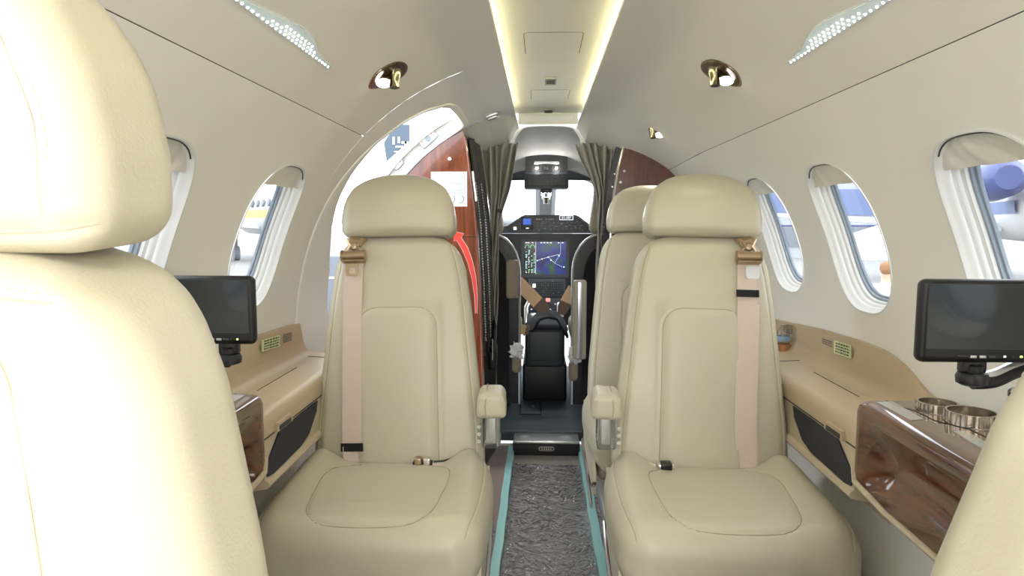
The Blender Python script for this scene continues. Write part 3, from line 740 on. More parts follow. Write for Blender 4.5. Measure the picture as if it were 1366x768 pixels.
def belt_set(root, out, style):
    """shoulder belt on the outboard side (out = sign of x), hanging from a guide below the headrest"""
    xb = out*.145 if style == 'tongue' else out*.118
    def strap(name, pts, w, t, m, dirs=(1, 0, 0)):
        mb = MB(); mb.ribbon(pts, dirs, w, t); o = mb.build(name, m, root); o.location = PIV; return o
    if style == 'tongue': path = [(out*.112, .555), (out*.114, .50), (out*.115, .40), (out*.114, .28), (out*.113, .17), (out*.113, .08), (out*.108, .02), (out*.100, -.02)]
    else: path = [(out*.110, .548), (out*.108, .50), (out*.107, .42), (out*.104, .30), (out*.100, .20), (out*.098, .12), (out*.103, .05), (out*.105, .01), (out*.108, -.02)]
    path = smoothpts(path, 5); pts = [on_back(a, max(.0, b), .008) if b > 0 else Vector((a, on_back(a, .0, .008).y+(-b)*1.0, b)) for a, b in path]
    dirs = [(1, (0.35 if p[1] < .06 else 0)*out*-1, 0) for p in path]
    strap('shoulder_belt', pts, .049, .0022, BELT, dirs)
    if style == 'band': strap('shoulder_belt', [p+Vector((out*.007, .002, 0)) for p in pts[10:-3]], .047, .002, BELTT if False else BELT)
    def band(v0, v1):
        x = float(np.interp((v0+v1)/2, [p[1] for p in path[::-1]], [p[0] for p in path[::-1]]))
        mb = MB(); mb.ribbon([on_back(x, v0, .0145), on_back(x, (v0+v1)/2, .0145), on_back(x, v1, .0145)], (1, 0, 0), .056, .004); o = mb.build('belt_band', BLACKC, root); o.location = PIV
    band(*((.040, .060) if style == 'tongue' else (.438, .456)))
    # guide: upper bracket, spindle, roller buckle
    x0 = path[0][0]; yv = on_back(x0, .55, 0).y
    mb = MB(); mb.ribbon([(x0-out*.012, yv-.004, .592), (x0-out*.006, yv-.016, .583), (x0-out*.002, yv-.018, .570)], (1, 0, 0), [.046, .042, .034], .004)
    for q in (-1, 1): mb.tube([(x0+q*.020, yv-.012, .588), (x0+q*.008, yv-.022, .566), (x0+q*.016, yv-.020, .556)], .004, 8)
    mb.lathe([(.010, 0), (.012, .004), (.008, .009), (0.002, .010)], Matrix.Translation((x0, yv-.014, .567)) @ Matrix.Rotation(PI/2, 4, 'X'), 14)
    o = mb.build('belt_guide', BRONZE, root); o.location = PIV
    mb = MB(); mb.tube([(x0-.030, yv-.022, .540), (x0+.028, yv-.022, .542)], .0125, 14)
    for q in (-.031, .028): mb.lathe([(.010, 0), (.0155, .001), (.0155, .005), (.010, .006)], Matrix.Translation((x0+q-.002, yv-.022, .541)) @ Matrix.Rotation(PI/2, 4, 'Y'), 16)
    mb.ribbon([(x0, yv-.014, .552), (x0, yv-.024, .553)], (1, 0, 0), .056, .003); mb.ribbon([(x0, yv-.032, .528), (x0, yv-.010, .524)], (1, 0, 0), .058, .003)
    o = mb.build('belt_guide', BRONZE, root); o.location = PIV
    tx = x0-(.006 if style == 'tongue' else -.012*1); m_ = BRONZE if style == 'tongue' else STEEL; z1 = .522 if style == 'tongue' else .518
    mb = MB(); mb.prism([(tx-.017, z1), (tx-.018, z1-.020), (tx-.014, z1-.032), (tx+.014, z1-.032), (tx+.018, z1-.020), (tx+.017, z1)], FY, yv-.014, yv-.010, 0, [rrect(tx-.009, z1-.026, tx+.009, z1-.010, .002)])
    if style == 'band': mb.box((tx-.009, yv-.013, z1-.026), (tx+.009, yv-.011, z1-.010))
    o = mb.build('belt_tongue', m_, root); o.location = PIV
def lap_buckle(root, inb, kind):
    mb = MB()
    if kind == 0:
        x = inb*.075; mb.box((x-.026, -.032, .448), (x-.008, -.010, .466), 0, .004); mb.box((x-.004, -.034, .447), (x+.014, -.010, .466), 1, .004)
        mb.box((x-.031, -.028, .445), (x+.018, -.008, .455), 2, .003); mb.tube([(x+.022, -.024, .452), (x+.045, -.02, .452), (x+.075, -.006, .456)], .006, 8, 2, False, .6)
        mb.ribbon([(x+.02, -.034, .452), (x+.055, -.03, .4535)], (0, 1, 0), .02, .003, 3)
        mb.build('lap_buckle', [BRONZE, CHROME, BLACK, BELT], root)
    else:
        x = inb*.095; mb.box((x-.022, -.042, .446), (x+.022, -.014, .464), 1, .006); mb.box((x-.014, -.046, .449), (x+.014, -.018, .4665), 2, .004)
        mb.tube([(x+inb*.024, -.026, .452), (x+inb*.05, -.02, .456), (x+inb*.075, -.004, .46)], .006, 8, 0, False, .6)
        mb.build('lap_buckle', [BELT, CHROME, BLACK], root)
A = base_seat(1, LEATHER)      # aisle on +x
B = base_seat(-1, LEATHER)     # aisle on -x
A2 = copy_tree(B); B2 = copy_tree(A); FWD = copy_tree(B)
for c_ in list(FWD.children):
    if c_.name.split('.')[0] in ('armrest', 'clear_wrap', 'arm_bracket'):
        for g_ in list(c_.children): bpy.data.objects.remove(g_)
        bpy.data.objects.remove(c_)
belt_set(A, -1, 'tongue'); lap_buckle(A, 1, 0); belt_set(B, 1, 'band'); lap_buckle(B, -1, 1)
def place(o, x, y, rz, rec, label, roll=0.):
    o.location = (x, y, 0); o.rotation_euler = (0, 0, rz); set_recline(o, rec, roll)
    tag(o, label, 'seat', 'cream leather cabin seats')
place(A, -.393, 1.655, math.radians(1.8), math.radians(12.5), 'cream leather seat left of the aisle, belt with black band low by the cushion', math.radians(-1.1))
place(B, .377, 1.655, math.radians(-1.8), math.radians(12.5), 'cream leather seat right of the aisle, belt with black band high up', math.radians(1.3))
place(FWD, .365, 2.36, 0, math.radians(10), 'cream leather seat mostly hidden behind the right-hand facing seat')
place(A2, -.395, .462, PI, math.radians(4), 'large foreground seat seen from behind at the left edge')
place(B2, .412, .55, PI, math.radians(14), 'foreground seat back cut off at the bottom right corner')
for c in A2.children:
    if c.name.split('.')[0] in ('headrest', 'headrest_post'): c.location = PIV+Vector((0, .030, .009))
    if c.name.split('.')[0] == 'backrest': c.location = PIV+Vector((0, 0, .010))
# ================================================================== SIDE CONSOLES
def console(side, yn, yf, label, riser_pts):
    root = thing('side_console', label, 'console', (side*.68, (yn+yf)/2, .5))
    def b(mb, name, m, smooth=True, parent=None):
        o = mb.build(name, m, None, smooth); o.parent = parent or root
        if parent is None: o.matrix_parent_inverse = Matrix.Translation(root.location).inverted()
        return o
    # riser with its swept-down near end
    n = 40; v = []; f = []
    for i in range(n+1):
        y = yn+(yf-yn)*i/n; zt = interp(y, [p[0] for p in riser_pts], [p[1] for p in riser_pts])
        xt = math.sqrt(max(.01, .770**2-(zt-ZC)**2)); zt = max(zt, .668)
        for x, z in ((xt+.004, zt), (xt-.003, zt), (xt-.006, zt-.004), (.757, .690), (.750, .672), (.738, .660), (.722, .656)): v.append((side*x, y, min(z, zt)))
    for i in range(n):
        for k in range(6): f.append((i*7+k, i*7+k+1, i*7+k+8, i*7+k+7))
    mb = MB(); mb.add(v, f); r = b(mb, 'riser', TAN); 
    yn0 = yn; yn = yn-.012
    v = []; f = []; pr = [(.735, .6585), (.722, .6558), (.63, .652), (.612, .649), (.602, .641), (.598, .630), (.598, .607), (.602, .604), (.61, .602)]
    for y in np.linspace(yn, yf, 12): v += [(side*x, y, z) for x, z in pr]
    K = len(pr); f = [(i*K+k, i*K+k+1, (i+1)*K+k+1, (i+1)*K+k) for i in range(11) for k in range(K-1)]
    mb = MB(); mb.add(v, f); b(mb, 'ledge', TAN)
    mb = MB(); mb.ribbon([(side*.700, yn+.21, .6555), (side*.700, yn+.47, .6555)], (1, 0, 0), .0016, .0012); b(mb, 'lid_seam', DARKGAP)
    mb = MB(); mb.ribbon([(side*.62, yn+.62, .6518), (side*.72, yn+.62, .6568)], (0, 1, 0), .0016, .0012); b(mb, 'lid_seam', DARKGAP)
    mb = MB(); mb.ribbon([(side*.5985, yn, .6055), (side*.5985, yf, .6055)], (0, 0, 1), .003, .003); b(mb, 'shadow_gap', DARKGAP)
    mb = MB(); mb.prism([(.600, .603), (.600, .520), (.592, .514), (.590, .507), (.594, .501), (.66, .488), (.672, .45), (.69, .45), (.70, .6), (.61, .6035)], lambda a, q, t: (side*a, t, q), yn, yf); b(mb, 'side_panel', CREAMP)
    yn = yn0
    P = [(1058.8, 525.6), (1102, 552.4), (1110, 559), (1118, 570), (1136.4, 630), (1138, 642), (1135, 648), (1126, 643), (1082.7, 603.7), (1070.7, 587), (1059.7, 556)]
    P = [at_x(a, c_, .598) for a, c_ in P]; P = [(float(p[1]), float(min(p[2], .600))) for p in P]
    mb = MB(); mb.prism(P, lambda a, q, t: (side*t, a, q), .5965, .6005); b(mb, 'speaker_grille', MESHB)
    yc = yn+.075 if side > 0 else yn+.085
    mb = MB(); mb.prism([(yc-.045, .605), (yc-.045, .612), (yc-.038, .624), (yc+.038, .624), (yc+.045, .612), (yc+.045, .605)], lambda a, q, t: (side*t, a, q), .590, .603, 0); h = b(mb, 'catch', TAN)
    mb = MB(); mb.box((min(side*.5885, side*.5955), yc-.034, .606), (max(side*.5885, side*.5955), yc+.034, .617), 0, .002); b(mb, 'catch_slot', DARKGAP)
    return root
RP = [(1.36, .700), (1.385, .700), (1.43, .716), (1.477, .736), (1.53, .750), (1.592, .758), (1.70, .759), (1.93, .752), (2.28, .728), (3.0, .70)]
CR = console(1, 1.345, 2.94, 'tan right side ledge with black speaker panel below, behind the brass rings', RP)
CL = console(-1, 1.345, 2.02, 'tan left side ledge with black speaker panel, beside the facing left seat', [(a if a < 1.6 else a, b) for a, b in RP])
def placard(parent, side, quad, name, m, rows, ink, R=.7545, rot=0):
    P = [on_wall(*q, R=R) for q in quad]; mb = MB()
    a, b, c_, d = [Vector(p) for p in P]   # tl tr br bl
    nrm = (b-a).cross(d-a).normalized(); nrm = -nrm if nrm.x*side > 0 else nrm
    if m: mb.add([a, b, c_, d, a+nrm*.0012, b+nrm*.0012, c_+nrm*.0012, d+nrm*.0012], [(0, 1, 2, 3), (4, 5, 6, 7), (0, 1, 5, 4), (1, 2, 6, 5), (2, 3, 7, 6), (3, 0, 4, 7)], 0)
    rnd = random.Random(5)
    for r in range(rows):
        t = (r+.75)/(rows+.5); l = a+(d-a)*t; rr = b+(c_-b)*t; x = .08+.05*rnd.random()
        while x < .9:
            w = .05+.09*rnd.random(); x2 = min(.93, x+w); q = (d-a)*(.28/(rows+.5)); p0 = l+(rr-l)*x+nrm*.0015; p1 = l+(rr-l)*x2+nrm*.0015
            mb.add([p0-q, p1-q, p1+q, p0+q], [(0, 1, 2, 3)], 1); x = x2+.03
    o = mb.build(name, [m or ink, ink], parent); o.matrix_parent_inverse = Matrix.Translation(parent.location).inverted(); return o
placard(CR, 1, [(1113, 454), (1135.5, 460.5), (1135.5, 478), (1113, 470.5)], 'placard', YELLOWP, 4, DINK)
placard(CR, 1, [(1095.5, 449.5), (1112, 454.5), (1111, 465), (1096, 458)], 'placard', None, 3, DINK)
placard(CR, 1, [(1044, 430), (1060, 434), (1059, 447), (1044, 443)], 'placard', None, 5, DINK)
placard(CL, -1, [(349, 453.5), (373, 446.5), (373, 462), (349, 469)], 'placard', YELLOWP, 4, DINK)
placard(CL, -1, [(375, 446), (390, 441.5), (389.5, 454), (375.5, 459)], 'placard', None, 5, DINK)
# ================================================================== GLOSSY WOODEN CABINETS
def cabinet(side, label):
    root = thing('wooden_cabinet', label, 'cabinet', (side*.68, .95, .5)); inv = Matrix.Translation(root.location).inverted()
    def b(mb, name, m, **k): o = mb.build(name, m, root, **k); o.matrix_parent_inverse = inv; return o
    y0, y1 = .30, 1.342
    # body: section swept along y with a rounded far corner
    n = 90; sec = [(.0, .700), (.118, .700), (.140, .698), (.150, .692), (.1545, .683), (.152, .671), (.139, .655), (.121, .63), (.111, .60), (.112, .570), (.124, .546), (.147, .531), (.1535, .5265), (.10, .52)]
    v = []; f = []
    for i in range(n+1):
        t = i/n; y = y0+(y1-y0)*t
        cut = max(0, (y-(y1-.006))/.006); q = .006*(1-math.sqrt(max(0, 1-cut*cut)))
        zb = .0+.018*(t-.7)
        for a, z in sec:
            cc = min(1, max(0, (y1-.016-y)/.07)); cc = cc*cc*(3-2*cc); a2 = a*cc+.1535*(1-cc) if .525 < z < .69 else a
            x = .750-a2+(q if a > .11 else 0); zz = z+(zb*(.70-z)/.17)
            v.append((side*x, y, zz))
    K = len(sec)
    for i in range(n):
        for k in range(K-1): f.append((i*K+k, i*K+k+1, (i+1)*K+k+1, (i+1)*K+k))
    f.append(tuple(n*K+k for k in range(K))); f.append(tuple(range(K))[::-1])
    mb = MB(); mb.add(v, f); body = b(mb, 'body', WOODR, sharp=60)
    # recess seam of the folding table on the top
    mb = MB(); mb.tube([(side*x, y, .7003) for x, y in smoothpts([(.657, 1.340), (.659, 1.30), (.672, 1.275), (.674, 1.245), (.676, 1.20), (.700, 1.165), (.704, 1.10), (.704, .9)], 6)], .0011, 5); b(mb, 'table_seam', DARKGAP)
    for P in ([(.632, 1.327), (.665, 1.335), (.659, 1.212), (.632, 1.205)], [(.668, 1.145), (.690, 1.145), (.682, 1.02), (.655, 1.02)], [(.66, .99), (.685, .99), (.68, .86), (.66, .86)]):
        mb = MB(); mb.prism([(side*x, y) for x, y in P], lambda a, c_, t: (a, c_, t), .6995, .7012); b(mb, 'inlay_plate', STEEL)
    mb = MB(); mb.prism([(.46, -.0), (.47, 0)], FY, 0, 1) if False else None
    mb = MB(); mb.tube([(side*.588, .32, .519), (side*.592, 1.20, .530), (side*.594, 1.32, .541), (side*.600, 1.341, .565)], .006, 8); b(mb, 'lower_trim', CREAMP)
    if side < 0:
        mb = MB(); mb.box((side*.6165-.002, 1.19, .590), (side*.6165+.004, 1.222, .604), 0, .001); b(mb, 'latch', BLACK)
    return root
cabinet(1, 'glossy walnut cabinet with metal inlays under the two brass rings')
cabinet(-1, 'glossy walnut cabinet at left, corner showing beside the foreground seat')
# lower side wall skirting boards under console and cabinet
def ring(x, y, r, h, label):
    root = thing('cup_holder', label, 'ring', (x, y, .7012), 'brass cup holder rings'); mb = MB(); N = 72
    v = []; f = []
    for zz, k in ((0, 0), (h, 0), (h, 1), (0, 1)):
        for i in range(N):
            a = 2*PI*i/N; rr = r-(.0035 if k else 0)
            v.append((rr*math.cos(a), rr*math.sin(a), zz))
    for q in range(4):
        for i in range(N): j = (i+1) % N; f.append((q*N+i, q*N+j, ((q+1) % 4)*N+j, ((q+1) % 4)*N+i))
    mb.add(v, f); o = mb.build('band', BRASS, root)
    for k in range(26):
        a = math.radians(150+k*6.6)
        if k % 2: continue
        mb = MB(); ca, sa = math.cos(a), math.sin(a); t = Vector((-sa, ca, 0)); n = Vector((ca, sa, 0)); c_ = n*(r+.0004)
        hw = r*math.radians(2.0); vv = []
        for z in (.001, h-.001): vv += [c_-t*hw+Vector((0, 0, z)), c_+n*.0018+Vector((0, 0, z)), c_+t*hw+Vector((0, 0, z))]
        mb.add(vv, [(0, 1, 4, 3), (1, 2, 5, 4), (0, 3, 5, 2), (3, 4, 5), (0, 2, 1)]); mb.build('rib', BRASS, root, smooth=False)
    mb = MB(); a = math.radians(-52); mb.lathe([(.0035, 0), (.0035, .0015)], Matrix.Translation(((r+.0002)*math.cos(a), (r+.0002)*math.sin(a), h*.4)) @ Matrix.Rotation(a, 4, 'Z') @ Matrix.Rotation(PI/2, 4, 'Y'), 12); mb.build('set_screw', DARKGAP, root)
    return root
ring(.7275, 1.192, .0395, .021, 'taller brass ring standing nearer on the walnut cabinet top')
ring(.7155, 1.272, .0345, .016, 'lower brass ring behind the taller one on the walnut cabinet')
# ================================================================== MONITORS
def monitor(side, y, label):
    xi = .493 if side > 0 else .508; w, h = .205, .116; zc = .916 if side > 0 else .905
    root = thing('video_monitor', label, 'monitor', (side*(xi+w/2), y, zc), 'flat black seat monitors')
    P, Fc = rbox(w/2, .011, h/2, .010, None, 3)
    P[:, 2] -= np.where((P[:, 2] < -h/2+.02), .004*np.exp(-((P[:, 0])/.06)**4), 0)
    mesh('housing', P, Fc, BLACK, root, sharp=50)
    mb = MB(); mb.prism(rrect(-w/2+.009, -h/2+.021, w/2-.009, h/2-.007, .002), lambda a, b, t: (a, t, b), -.0118, -.0105); mb.build('screen', GLOSSB, root)
    mb = MB(); mb.prism(rrect(-w/2+.008, -h/2+.020, w/2-.008, h/2-.006, .0025), lambda a, b, t: (a, t, b), -.0116, -.0108, 0, [rrect(-w/2+.009, -h/2+.021, w/2-.009, h/2-.007, .002)]); mb.build('screen_bezel', DGREY, root)
    for k in range(3):
        mb = MB(); x = -.030+k*.0125-(0 if side > 0 else -.060); mb.box((x-.0045, -.0125, -h/2+.0075), (x+.0045, -.0105, -h/2+.0115), 0, .001); mb.build('button', [STEEL, STEEL, DGREY][k], root)
    for k, m in enumerate((WEMIT, DGREY, GREENL)):
        mb = MB(); x = .012+k*.011-(0 if side > 0 else -.04); mb.box((x-.0012, -.0122, -h/2+.009), (x+.0012, -.0105, -h/2+.0112)); mb.build('indicator', m, root)
    mb = MB(); mb.tube([(-.052, -.0112, -h/2+.0105), (-.034, -.0114, -h/2+.0102)], .0012, 6); mb.build('label_strip', DGREY, root)
    return root
MR = monitor(1, .952, 'black monitor at right on a curved arm above the walnut cabinet')
ML = monitor(-1, 1.108, 'black monitor at left beside the large foreground seat')
def mount(side, y, zb, label):
    root = thing('monitor_arm', label, 'arm', (side*.66, y, .70)); inv = Matrix.Translation(root.location).inverted()
    def b(mb, name, m): o = mb.build(name, m, root); o.matrix_parent_inverse = inv; return o
    x0 = side*.577 if side > 0 else side*.56
    mb = MB(); mb.box((x0-.016, y-.006, zb-.018), (x0+.016, y+.012, zb+.003), 0, .003); mb.lathe([(.010, 0), (.012, .002), (.012, .012), (.010, .014)], Matrix.Translation((x0, y, zb-.020)) @ Matrix.Rotation(0, 4, 'X'), 16); b(mb, 'hinge', BLACK)
    mb = MB(); mb.lathe([(.014, 0), (.020, .003), (.021, .012), (.018, .018)], Matrix.Translation((x0, y, zb-.036)), 20); b(mb, 'pivot', BLACK)
    pts = smoothpts([(x0, y, zb-.027), (x0+side*.03, y+.004, zb-.026), (x0+side*.06, y+.012, zb-.016), (x0+side*.085, y+.02, zb-.010)], 6)
    mb = MB(); mb.tube(pts, [.008+.004*min(1, k/6) for k in range(len(pts))], 12, 0, False, .55); b(mb, 'swing_arm', STEEL)
    mb = MB(); mb.tube([(p[0], p[1]-.001, p[2]-.005) for p in pts], .010, 10, 0, False, .9); b(mb, 'arm_cover', BLACK)
    px = x0+side*.085; mb = MB(); mb.lathe([(.017, 0), (.017, .10), (.018, .101), (.018, .109), (.015, .112)], Matrix.Translation((px, y+.02, .7012)), 20); b(mb, 'post', BLACK)
    mb = MB(); mb.lathe([(.0185, 0), (.0185, .003)], Matrix.Translation((px, y+.02, .792)), 20); b(mb, 'collar', CHROME)
mount(1, .958, .860, 'black and silver swing arm on a post holding the right monitor')
mount(-1, 1.114, .847, 'silver-topped arm holding up the left monitor')
# ================================================================== CEILING FIXTURES
def frame_at(side, p):
    """local frame on the headliner: x along +y world, y down the arc away from the crown, z into the cabin"""
    a = ang_of(p); n = Vector((-side*math.sin(a), 0, -math.cos(a))); ly = Vector((side*math.cos(a), 0, -math.sin(a))); lx = Vector((0, 1, 0))
    return Matrix(((lx.x, ly.x, n.x, p[0]), (lx.y, ly.y, n.y, p[1]), (lx.z, ly.z, n.z, p[2]), (0, 0, 0, 1)))
def reading_light(px, py, label, y=None):
    p = on_wall(px, py) if px is not None else None
    if p is None: side, yy = y; p = (side*.404, yy, 1.411)
    side = 1 if p[0] > 0 else -1; M = frame_at(side, p)
    root = thing('reading_light', label, 'light', p, 'brass reading lights with air nozzles')
    def b(mb, name, m): o = mb.build(name, m, root); o.matrix_parent_inverse = Matrix.Translation(p).inverted(); return o
    # teardrop base plate, across the cabin: blunt end inboard, point outboard
    out = smoothpts([(-.052, 0), (-.040, -.030), (-.010, -.042), (.025, -.036), (.058, 0), (.025, .036), (-.010, .042), (-.040, .030)], 6, True)
    sq = [(b_*1.75, a_) for a_, b_ in out]
    mb = MB(); mb.prism(sq, lambda a, c_, t: M @ Vector((a, c_, t)), -.004, .0022, 0); mb.build
    b(mb, 'base_plate', NICKEL)
    mb = MB(); mb.prism([(q[0]*.86, q[1]*.88) for q in sq], lambda a, c_, t: M @ Vector((a, c_, t)), .0018, .0032, 0); b(mb, 'recess', mat('dark_bronze_recess', (.09, .04, .025), .2, .6))
    # lamp barrel on the outboard side, air nozzle on the inboard side, both tilted downwards
    def barrel(cx, cy, dirn, prof, m, nm):
        c_ = M @ Vector((cx, cy, .0)); d = Vector(dirn).normalized(); mb = MB(); mb.lathe(prof, Matrix.Translation(c_) @ d.to_track_quat('Z', 'Y').to_matrix().to_4x4(), 24); return b(mb, nm, m), c_, d
    dn = (-side*.15, -.45, -1)
    barrel(-.002, .014, dn, [(.012, -.010), (.020, -.006), (.021, .004), (.021, .014), (.0195, .015)], NICKEL, 'lamp_barrel')
    o, c_, d = barrel(-.002, .014, dn, [(.0175, .0135), (.0175, .0160), (.010, .0165)], LAMPE, 'lamp_lens')
    barrel(-.006, -.018, (0, -.10, -1), [(.016, -.002), (.0165, .012), (.0130, .024), (.0130, .042), (.0115, .0425)], NICKEL, 'air_nozzle')
    barrel(-.006, -.018, (0, -.10, -1), [(.0100, .0420), (.0100, .0432)], DARKGAP, 'nozzle_hole')
    for a in range(0, 360, 45):
        c2 = c_+d*.02; t = d.orthogonal().normalized(); t = Matrix.Rotation(math.radians(a), 3, d) @ t
        mb = MB(); mb.tube([c_+t*.0205-d*.004, c_+t*.0215+d*.013], .0016, 5); b(mb, 'rib', BRASS)
    l = bpy.data.lights.new('reading_lamp', 'SPOT'); l.energy = 1.6; l.spot_size = math.radians(110); l.spot_blend = .8; l.color = (1, .93, .8); l.shadow_soft_size = .016
    lo = bpy.data.objects.new('reading_lamp', l); COL.objects.link(lo); lo.parent = root; lo.location = c_+d*.022-Vector(p); lo.rotation_euler = d.to_track_quat('-Z', 'Y').to_euler()
    return root
reading_light(962, 97, 'brass reading light and air nozzle above the facing right seat')
reading_light(876, 173, 'small distant brass reading light, near the red-brown right bulkhead')
reading_light(518, 100, 'brass reading light and air nozzle above the facing left seat')
def led_lens(side, label, off=0.):
    outer = [(2.0, .0)]; yA, yB = 1.405, .52
    edge = lambda y: .5035
    inn = [(1.405, .4945), (1.370, .4915), (1.330, .4885), (1.305, .4845), (1.28, .4775), (1.243, .4705), (1.20, .4685), (1.16, .4705), (1.10, .4785), (1.05, .4845), (1.0, .4895), (.962, .4915), (.92, .4895), (.87, .4845), (.82, .4785), (.76, .4705), (.72, .4685), (.68, .4705), (.64, .4775), (.61, .4845), (.58, .4885), (.55, .4915), (.52, .4945)]
    inn = smoothpts(inn, 3); root = thing('ceiling_light', label, 'light', wp(side, .96+off, .49), 'frosted ceiling light lenses'); inv = Matrix.Translation(root.location).inverted()
    def b(mb, name, m): o = mb.build(name, m, root); o.matrix_parent_inverse = inv; return o
    def sheet(name, m, g, d, th=.0):
        v = []; f = []; n = len(inn)
        for k in range(5):
            for y, s in inn: t = k/4; s0 = s+g; s1 = .5035-g; yy = .9625+(y-.9625)*(1-g*2.2); v.append(wp(side, yy+off, s0+(s1-s0)*t, d))
        for k in range(4):
            for i in range(n-1): f.append((k*n+i, k*n+i+1, (k+1)*n+i+1, (k+1)*n+i))
        # rim walls down to the liner
        loop = [i for i in range(n)]+[k*n+n-1 for k in range(1, 5)]+[4*n+i for i in range(n-2, -1, -1)]+[k*n for k in range(3, 0, -1)]
        base = len(v); 
        for i in loop: y, s = 0, 0; p = Vector(v[i]); c = Vector((0, p.y, ZC)); v.append(p+(p-c).normalized()*(abs(d)+.002))
        L = len(loop)
        for i in range(L): j = (i+1) % L; f.append((loop[i], loop[j], base+j, base+i))
        mb = MB(); mb.add(v, f); return b(mb, name, m)
    sheet('frame', WHITEP, 0, -.0015); sheet('lens', LENS, .0018, -.0035)
    mb = MB(); rnd = random.Random(1)
    y = .545
    while y < 1.395:
        s_in = float(np.interp(y, [p[0] for p in inn[::-1]], [p[1] for p in inn[::-1]]))+.0038; n = max(1, int((.5000-s_in)/.0070)); 
        for k in range(n):
            s = .4990-k*.0070; yy = y+(.009 if k % 2 else 0)+off; M = frame_at(side, wp(side, yy, s, -.0040))
            M = Matrix.Translation(Vector(wp(side, yy, s, -.0034))) @ M.to_3x3().to_4x4()
            mb.lathe([(.0019, 0), (.0016, .0012), (.0007, .0016)], M, 6)
        y += .018
    o = b(mb, 'led', LEDE); o['kind'] = 'stuff'
led_lens(1, 'frosted LED light lens in the right headliner')
led_lens(-1, 'frosted LED light lens in the left headliner')
# small chrome fitting by the lit panel
p = on_wall(656, 153, .775); mb = MB(); mb.box((-.026, -.03, -.006), (.026, .03, .010), 0, .006); mb.box((-.020, -.024, -.014), (.020, .006, -.004), 0, .004)
o = mb.build('ceiling_sensor', STEEL); o.location = (-.222, 2.70, 1.470); o.rotation_euler = (0, math.radians(-20), 0); tag(o, 'small silver fitting on the headliner left of the lit ceiling panel', 'fitting')
# ================================================================== BULKHEADS
Yb = 2.722
root = thing('left_closet'.replace('left_', ''), 'glossy mahogany closet beside the doorway at left, with a white notice and red arrow', 'closet', (-.45, Yb, 0)); inv = Matrix.Translation(root.location).inverted()
LC = root
def bp(mb, name, m, parent=None, **k):
    o = mb.build(name, m, parent or root, **k)
    if parent is None: o.matrix_parent_inverse = inv
    return o
arc_l = [(-.750*math.sin(math.radians(a)), ZC+.750*math.cos(math.radians(a))) for a in range(27, 124, 3)]
edge_l = [(-.262, .12), (-.266, .435), (-.275, .75), (-.289, 1.04), (-.311, 1.24), (-.333, 1.395)]
poly = arc_l+[(-.60, .12)]+edge_l
up = [(a, b) for a, b in poly if b > .9975]; 
cut = .996
def clip(poly, z, keep_above):
    out = []
    for i in range(len(poly)):
        a, b = poly[i], poly[(i+1) % len(poly)]; ia = (a[1] > z) == keep_above; ib = (b[1] > z) == keep_above
        if ia: out.append(a)
        if ia != ib: t = (z-a[1])/(b[1]-a[1]); out.append((a[0]+(b[0]-a[0])*t, z))
    return out
mb = MB(); mb.prism(clip(poly, cut+.0012, True), FY, Yb, Yb+.03); mb.build; bp(mb, 'upper_panel', WOODB, smooth=False)
mb = MB(); mb.prism(clip(poly, cut-.0012, False), FY, Yb, Yb+.03); bp(mb, 'lower_panel', WOODB, smooth=False)
mb = MB(); mb.tube([(a, Yb+.004, b) for a, b in smoothpts(edge_l, 5)], .0055, 8); bp(mb, 'edge_bead', WOODB)
c = at_y(600, 212, Yb-.003)
mb = MB(); ca = math.radians(44); mb.prism(plate_on(0, (c[0]+.004, c[2]+.006), .043, .020, ca, 0, .014), FY, Yb-.003, Yb+.001, 0); bp(mb, 'lock_plate', WOODB)
mb = MB(); mb.lathe([(.0075, 0), (.0075, .003), (.0045, .004)], Matrix.Translation((c[0], Yb-.003, c[2])) @ Matrix.Rotation(PI/2, 4, 'X'), 16); bp(mb, 'lock', STEEL)
for (a, b2) in ((638/1, 332),):
    c = at_y(a, b2, Yb-.002); mb = MB(); mb.lathe([(.004, 0), (.003, .003)], Matrix.Translation((c[0]+.004, Yb-.002, c[2])) @ Matrix.Rotation(PI/2, 4, 'X'), 10); bp(mb, 'stud', CHROME)
# side of the closet facing the aisle, ribbed black track with chrome beads
mb = MB(); v = []; f = []; zs = np.linspace(.03, 1.392, 30)
for z in zs:
    x = float(np.interp(z, [p[1] for p in edge_l], [p[0] for p in edge_l])); v += [(x+.001, Yb+.03, z), (x+.040, 3.05, z)]
f = [(i*2, i*2+1, i*2+3, i*2+2) for i in range(29)]; mb.add(v, f); bp(mb, 'aisle_side', mat('black_leatherette', (.022, .020, .017), .3, bump=(60, .5)), fix=False)
def side_x(z, y): 
    x = float(np.interp(z, [p[1] for p in edge_l], [p[0] for p in edge_l])); return x+.001+(y-Yb-.03)/(3.05-Yb-.03)*.039
for nm, yq in (('bead', 2.80), ('bead', 2.90)):
    mb = MB()
    for i in range(58):
        z = .56+i*.0115; x = side_x(z, yq)+.004; mb.lathe([(.0008, -.0045), (.0045, -.001), (.0045, .001), (.0008, .0045)], Matrix.Translation((x, yq, z)), 7)
    o = bp(mb, nm, CHROME); o['kind'] = 'stuff'
mb = MB()
for yq in (2.765, 2.85, 2.94): mb.tube([(side_x(z, yq)+.003, yq, z) for z in np.linspace(.5, 1.23, 16)], .006, 7)
bp(mb, 'track', BLACK)
mb = MB(); mb.tube([(side_x(z, 2.76)+.003, 2.76, z) for z in (1.14, 1.26)], .009, 8, 0, False, .5); bp(mb, 'track_cap', STEEL)
mb = MB(); mb.tube(smoothpts([(side_x(.62, 2.95)+.012, 2.95, .62), (side_x(.55, 2.9)+.02, 2.9, .57), (side_x(.45, 2.85)+.02, 2.85, .50)], 5), .012, 10); mb.box((side_x(.5, 2.9)-.005, 2.86, .42), (side_x(.5, 2.9)+.03, 2.95, .52), 0, .01); bp(mb, 'latch_handle', BLACK)
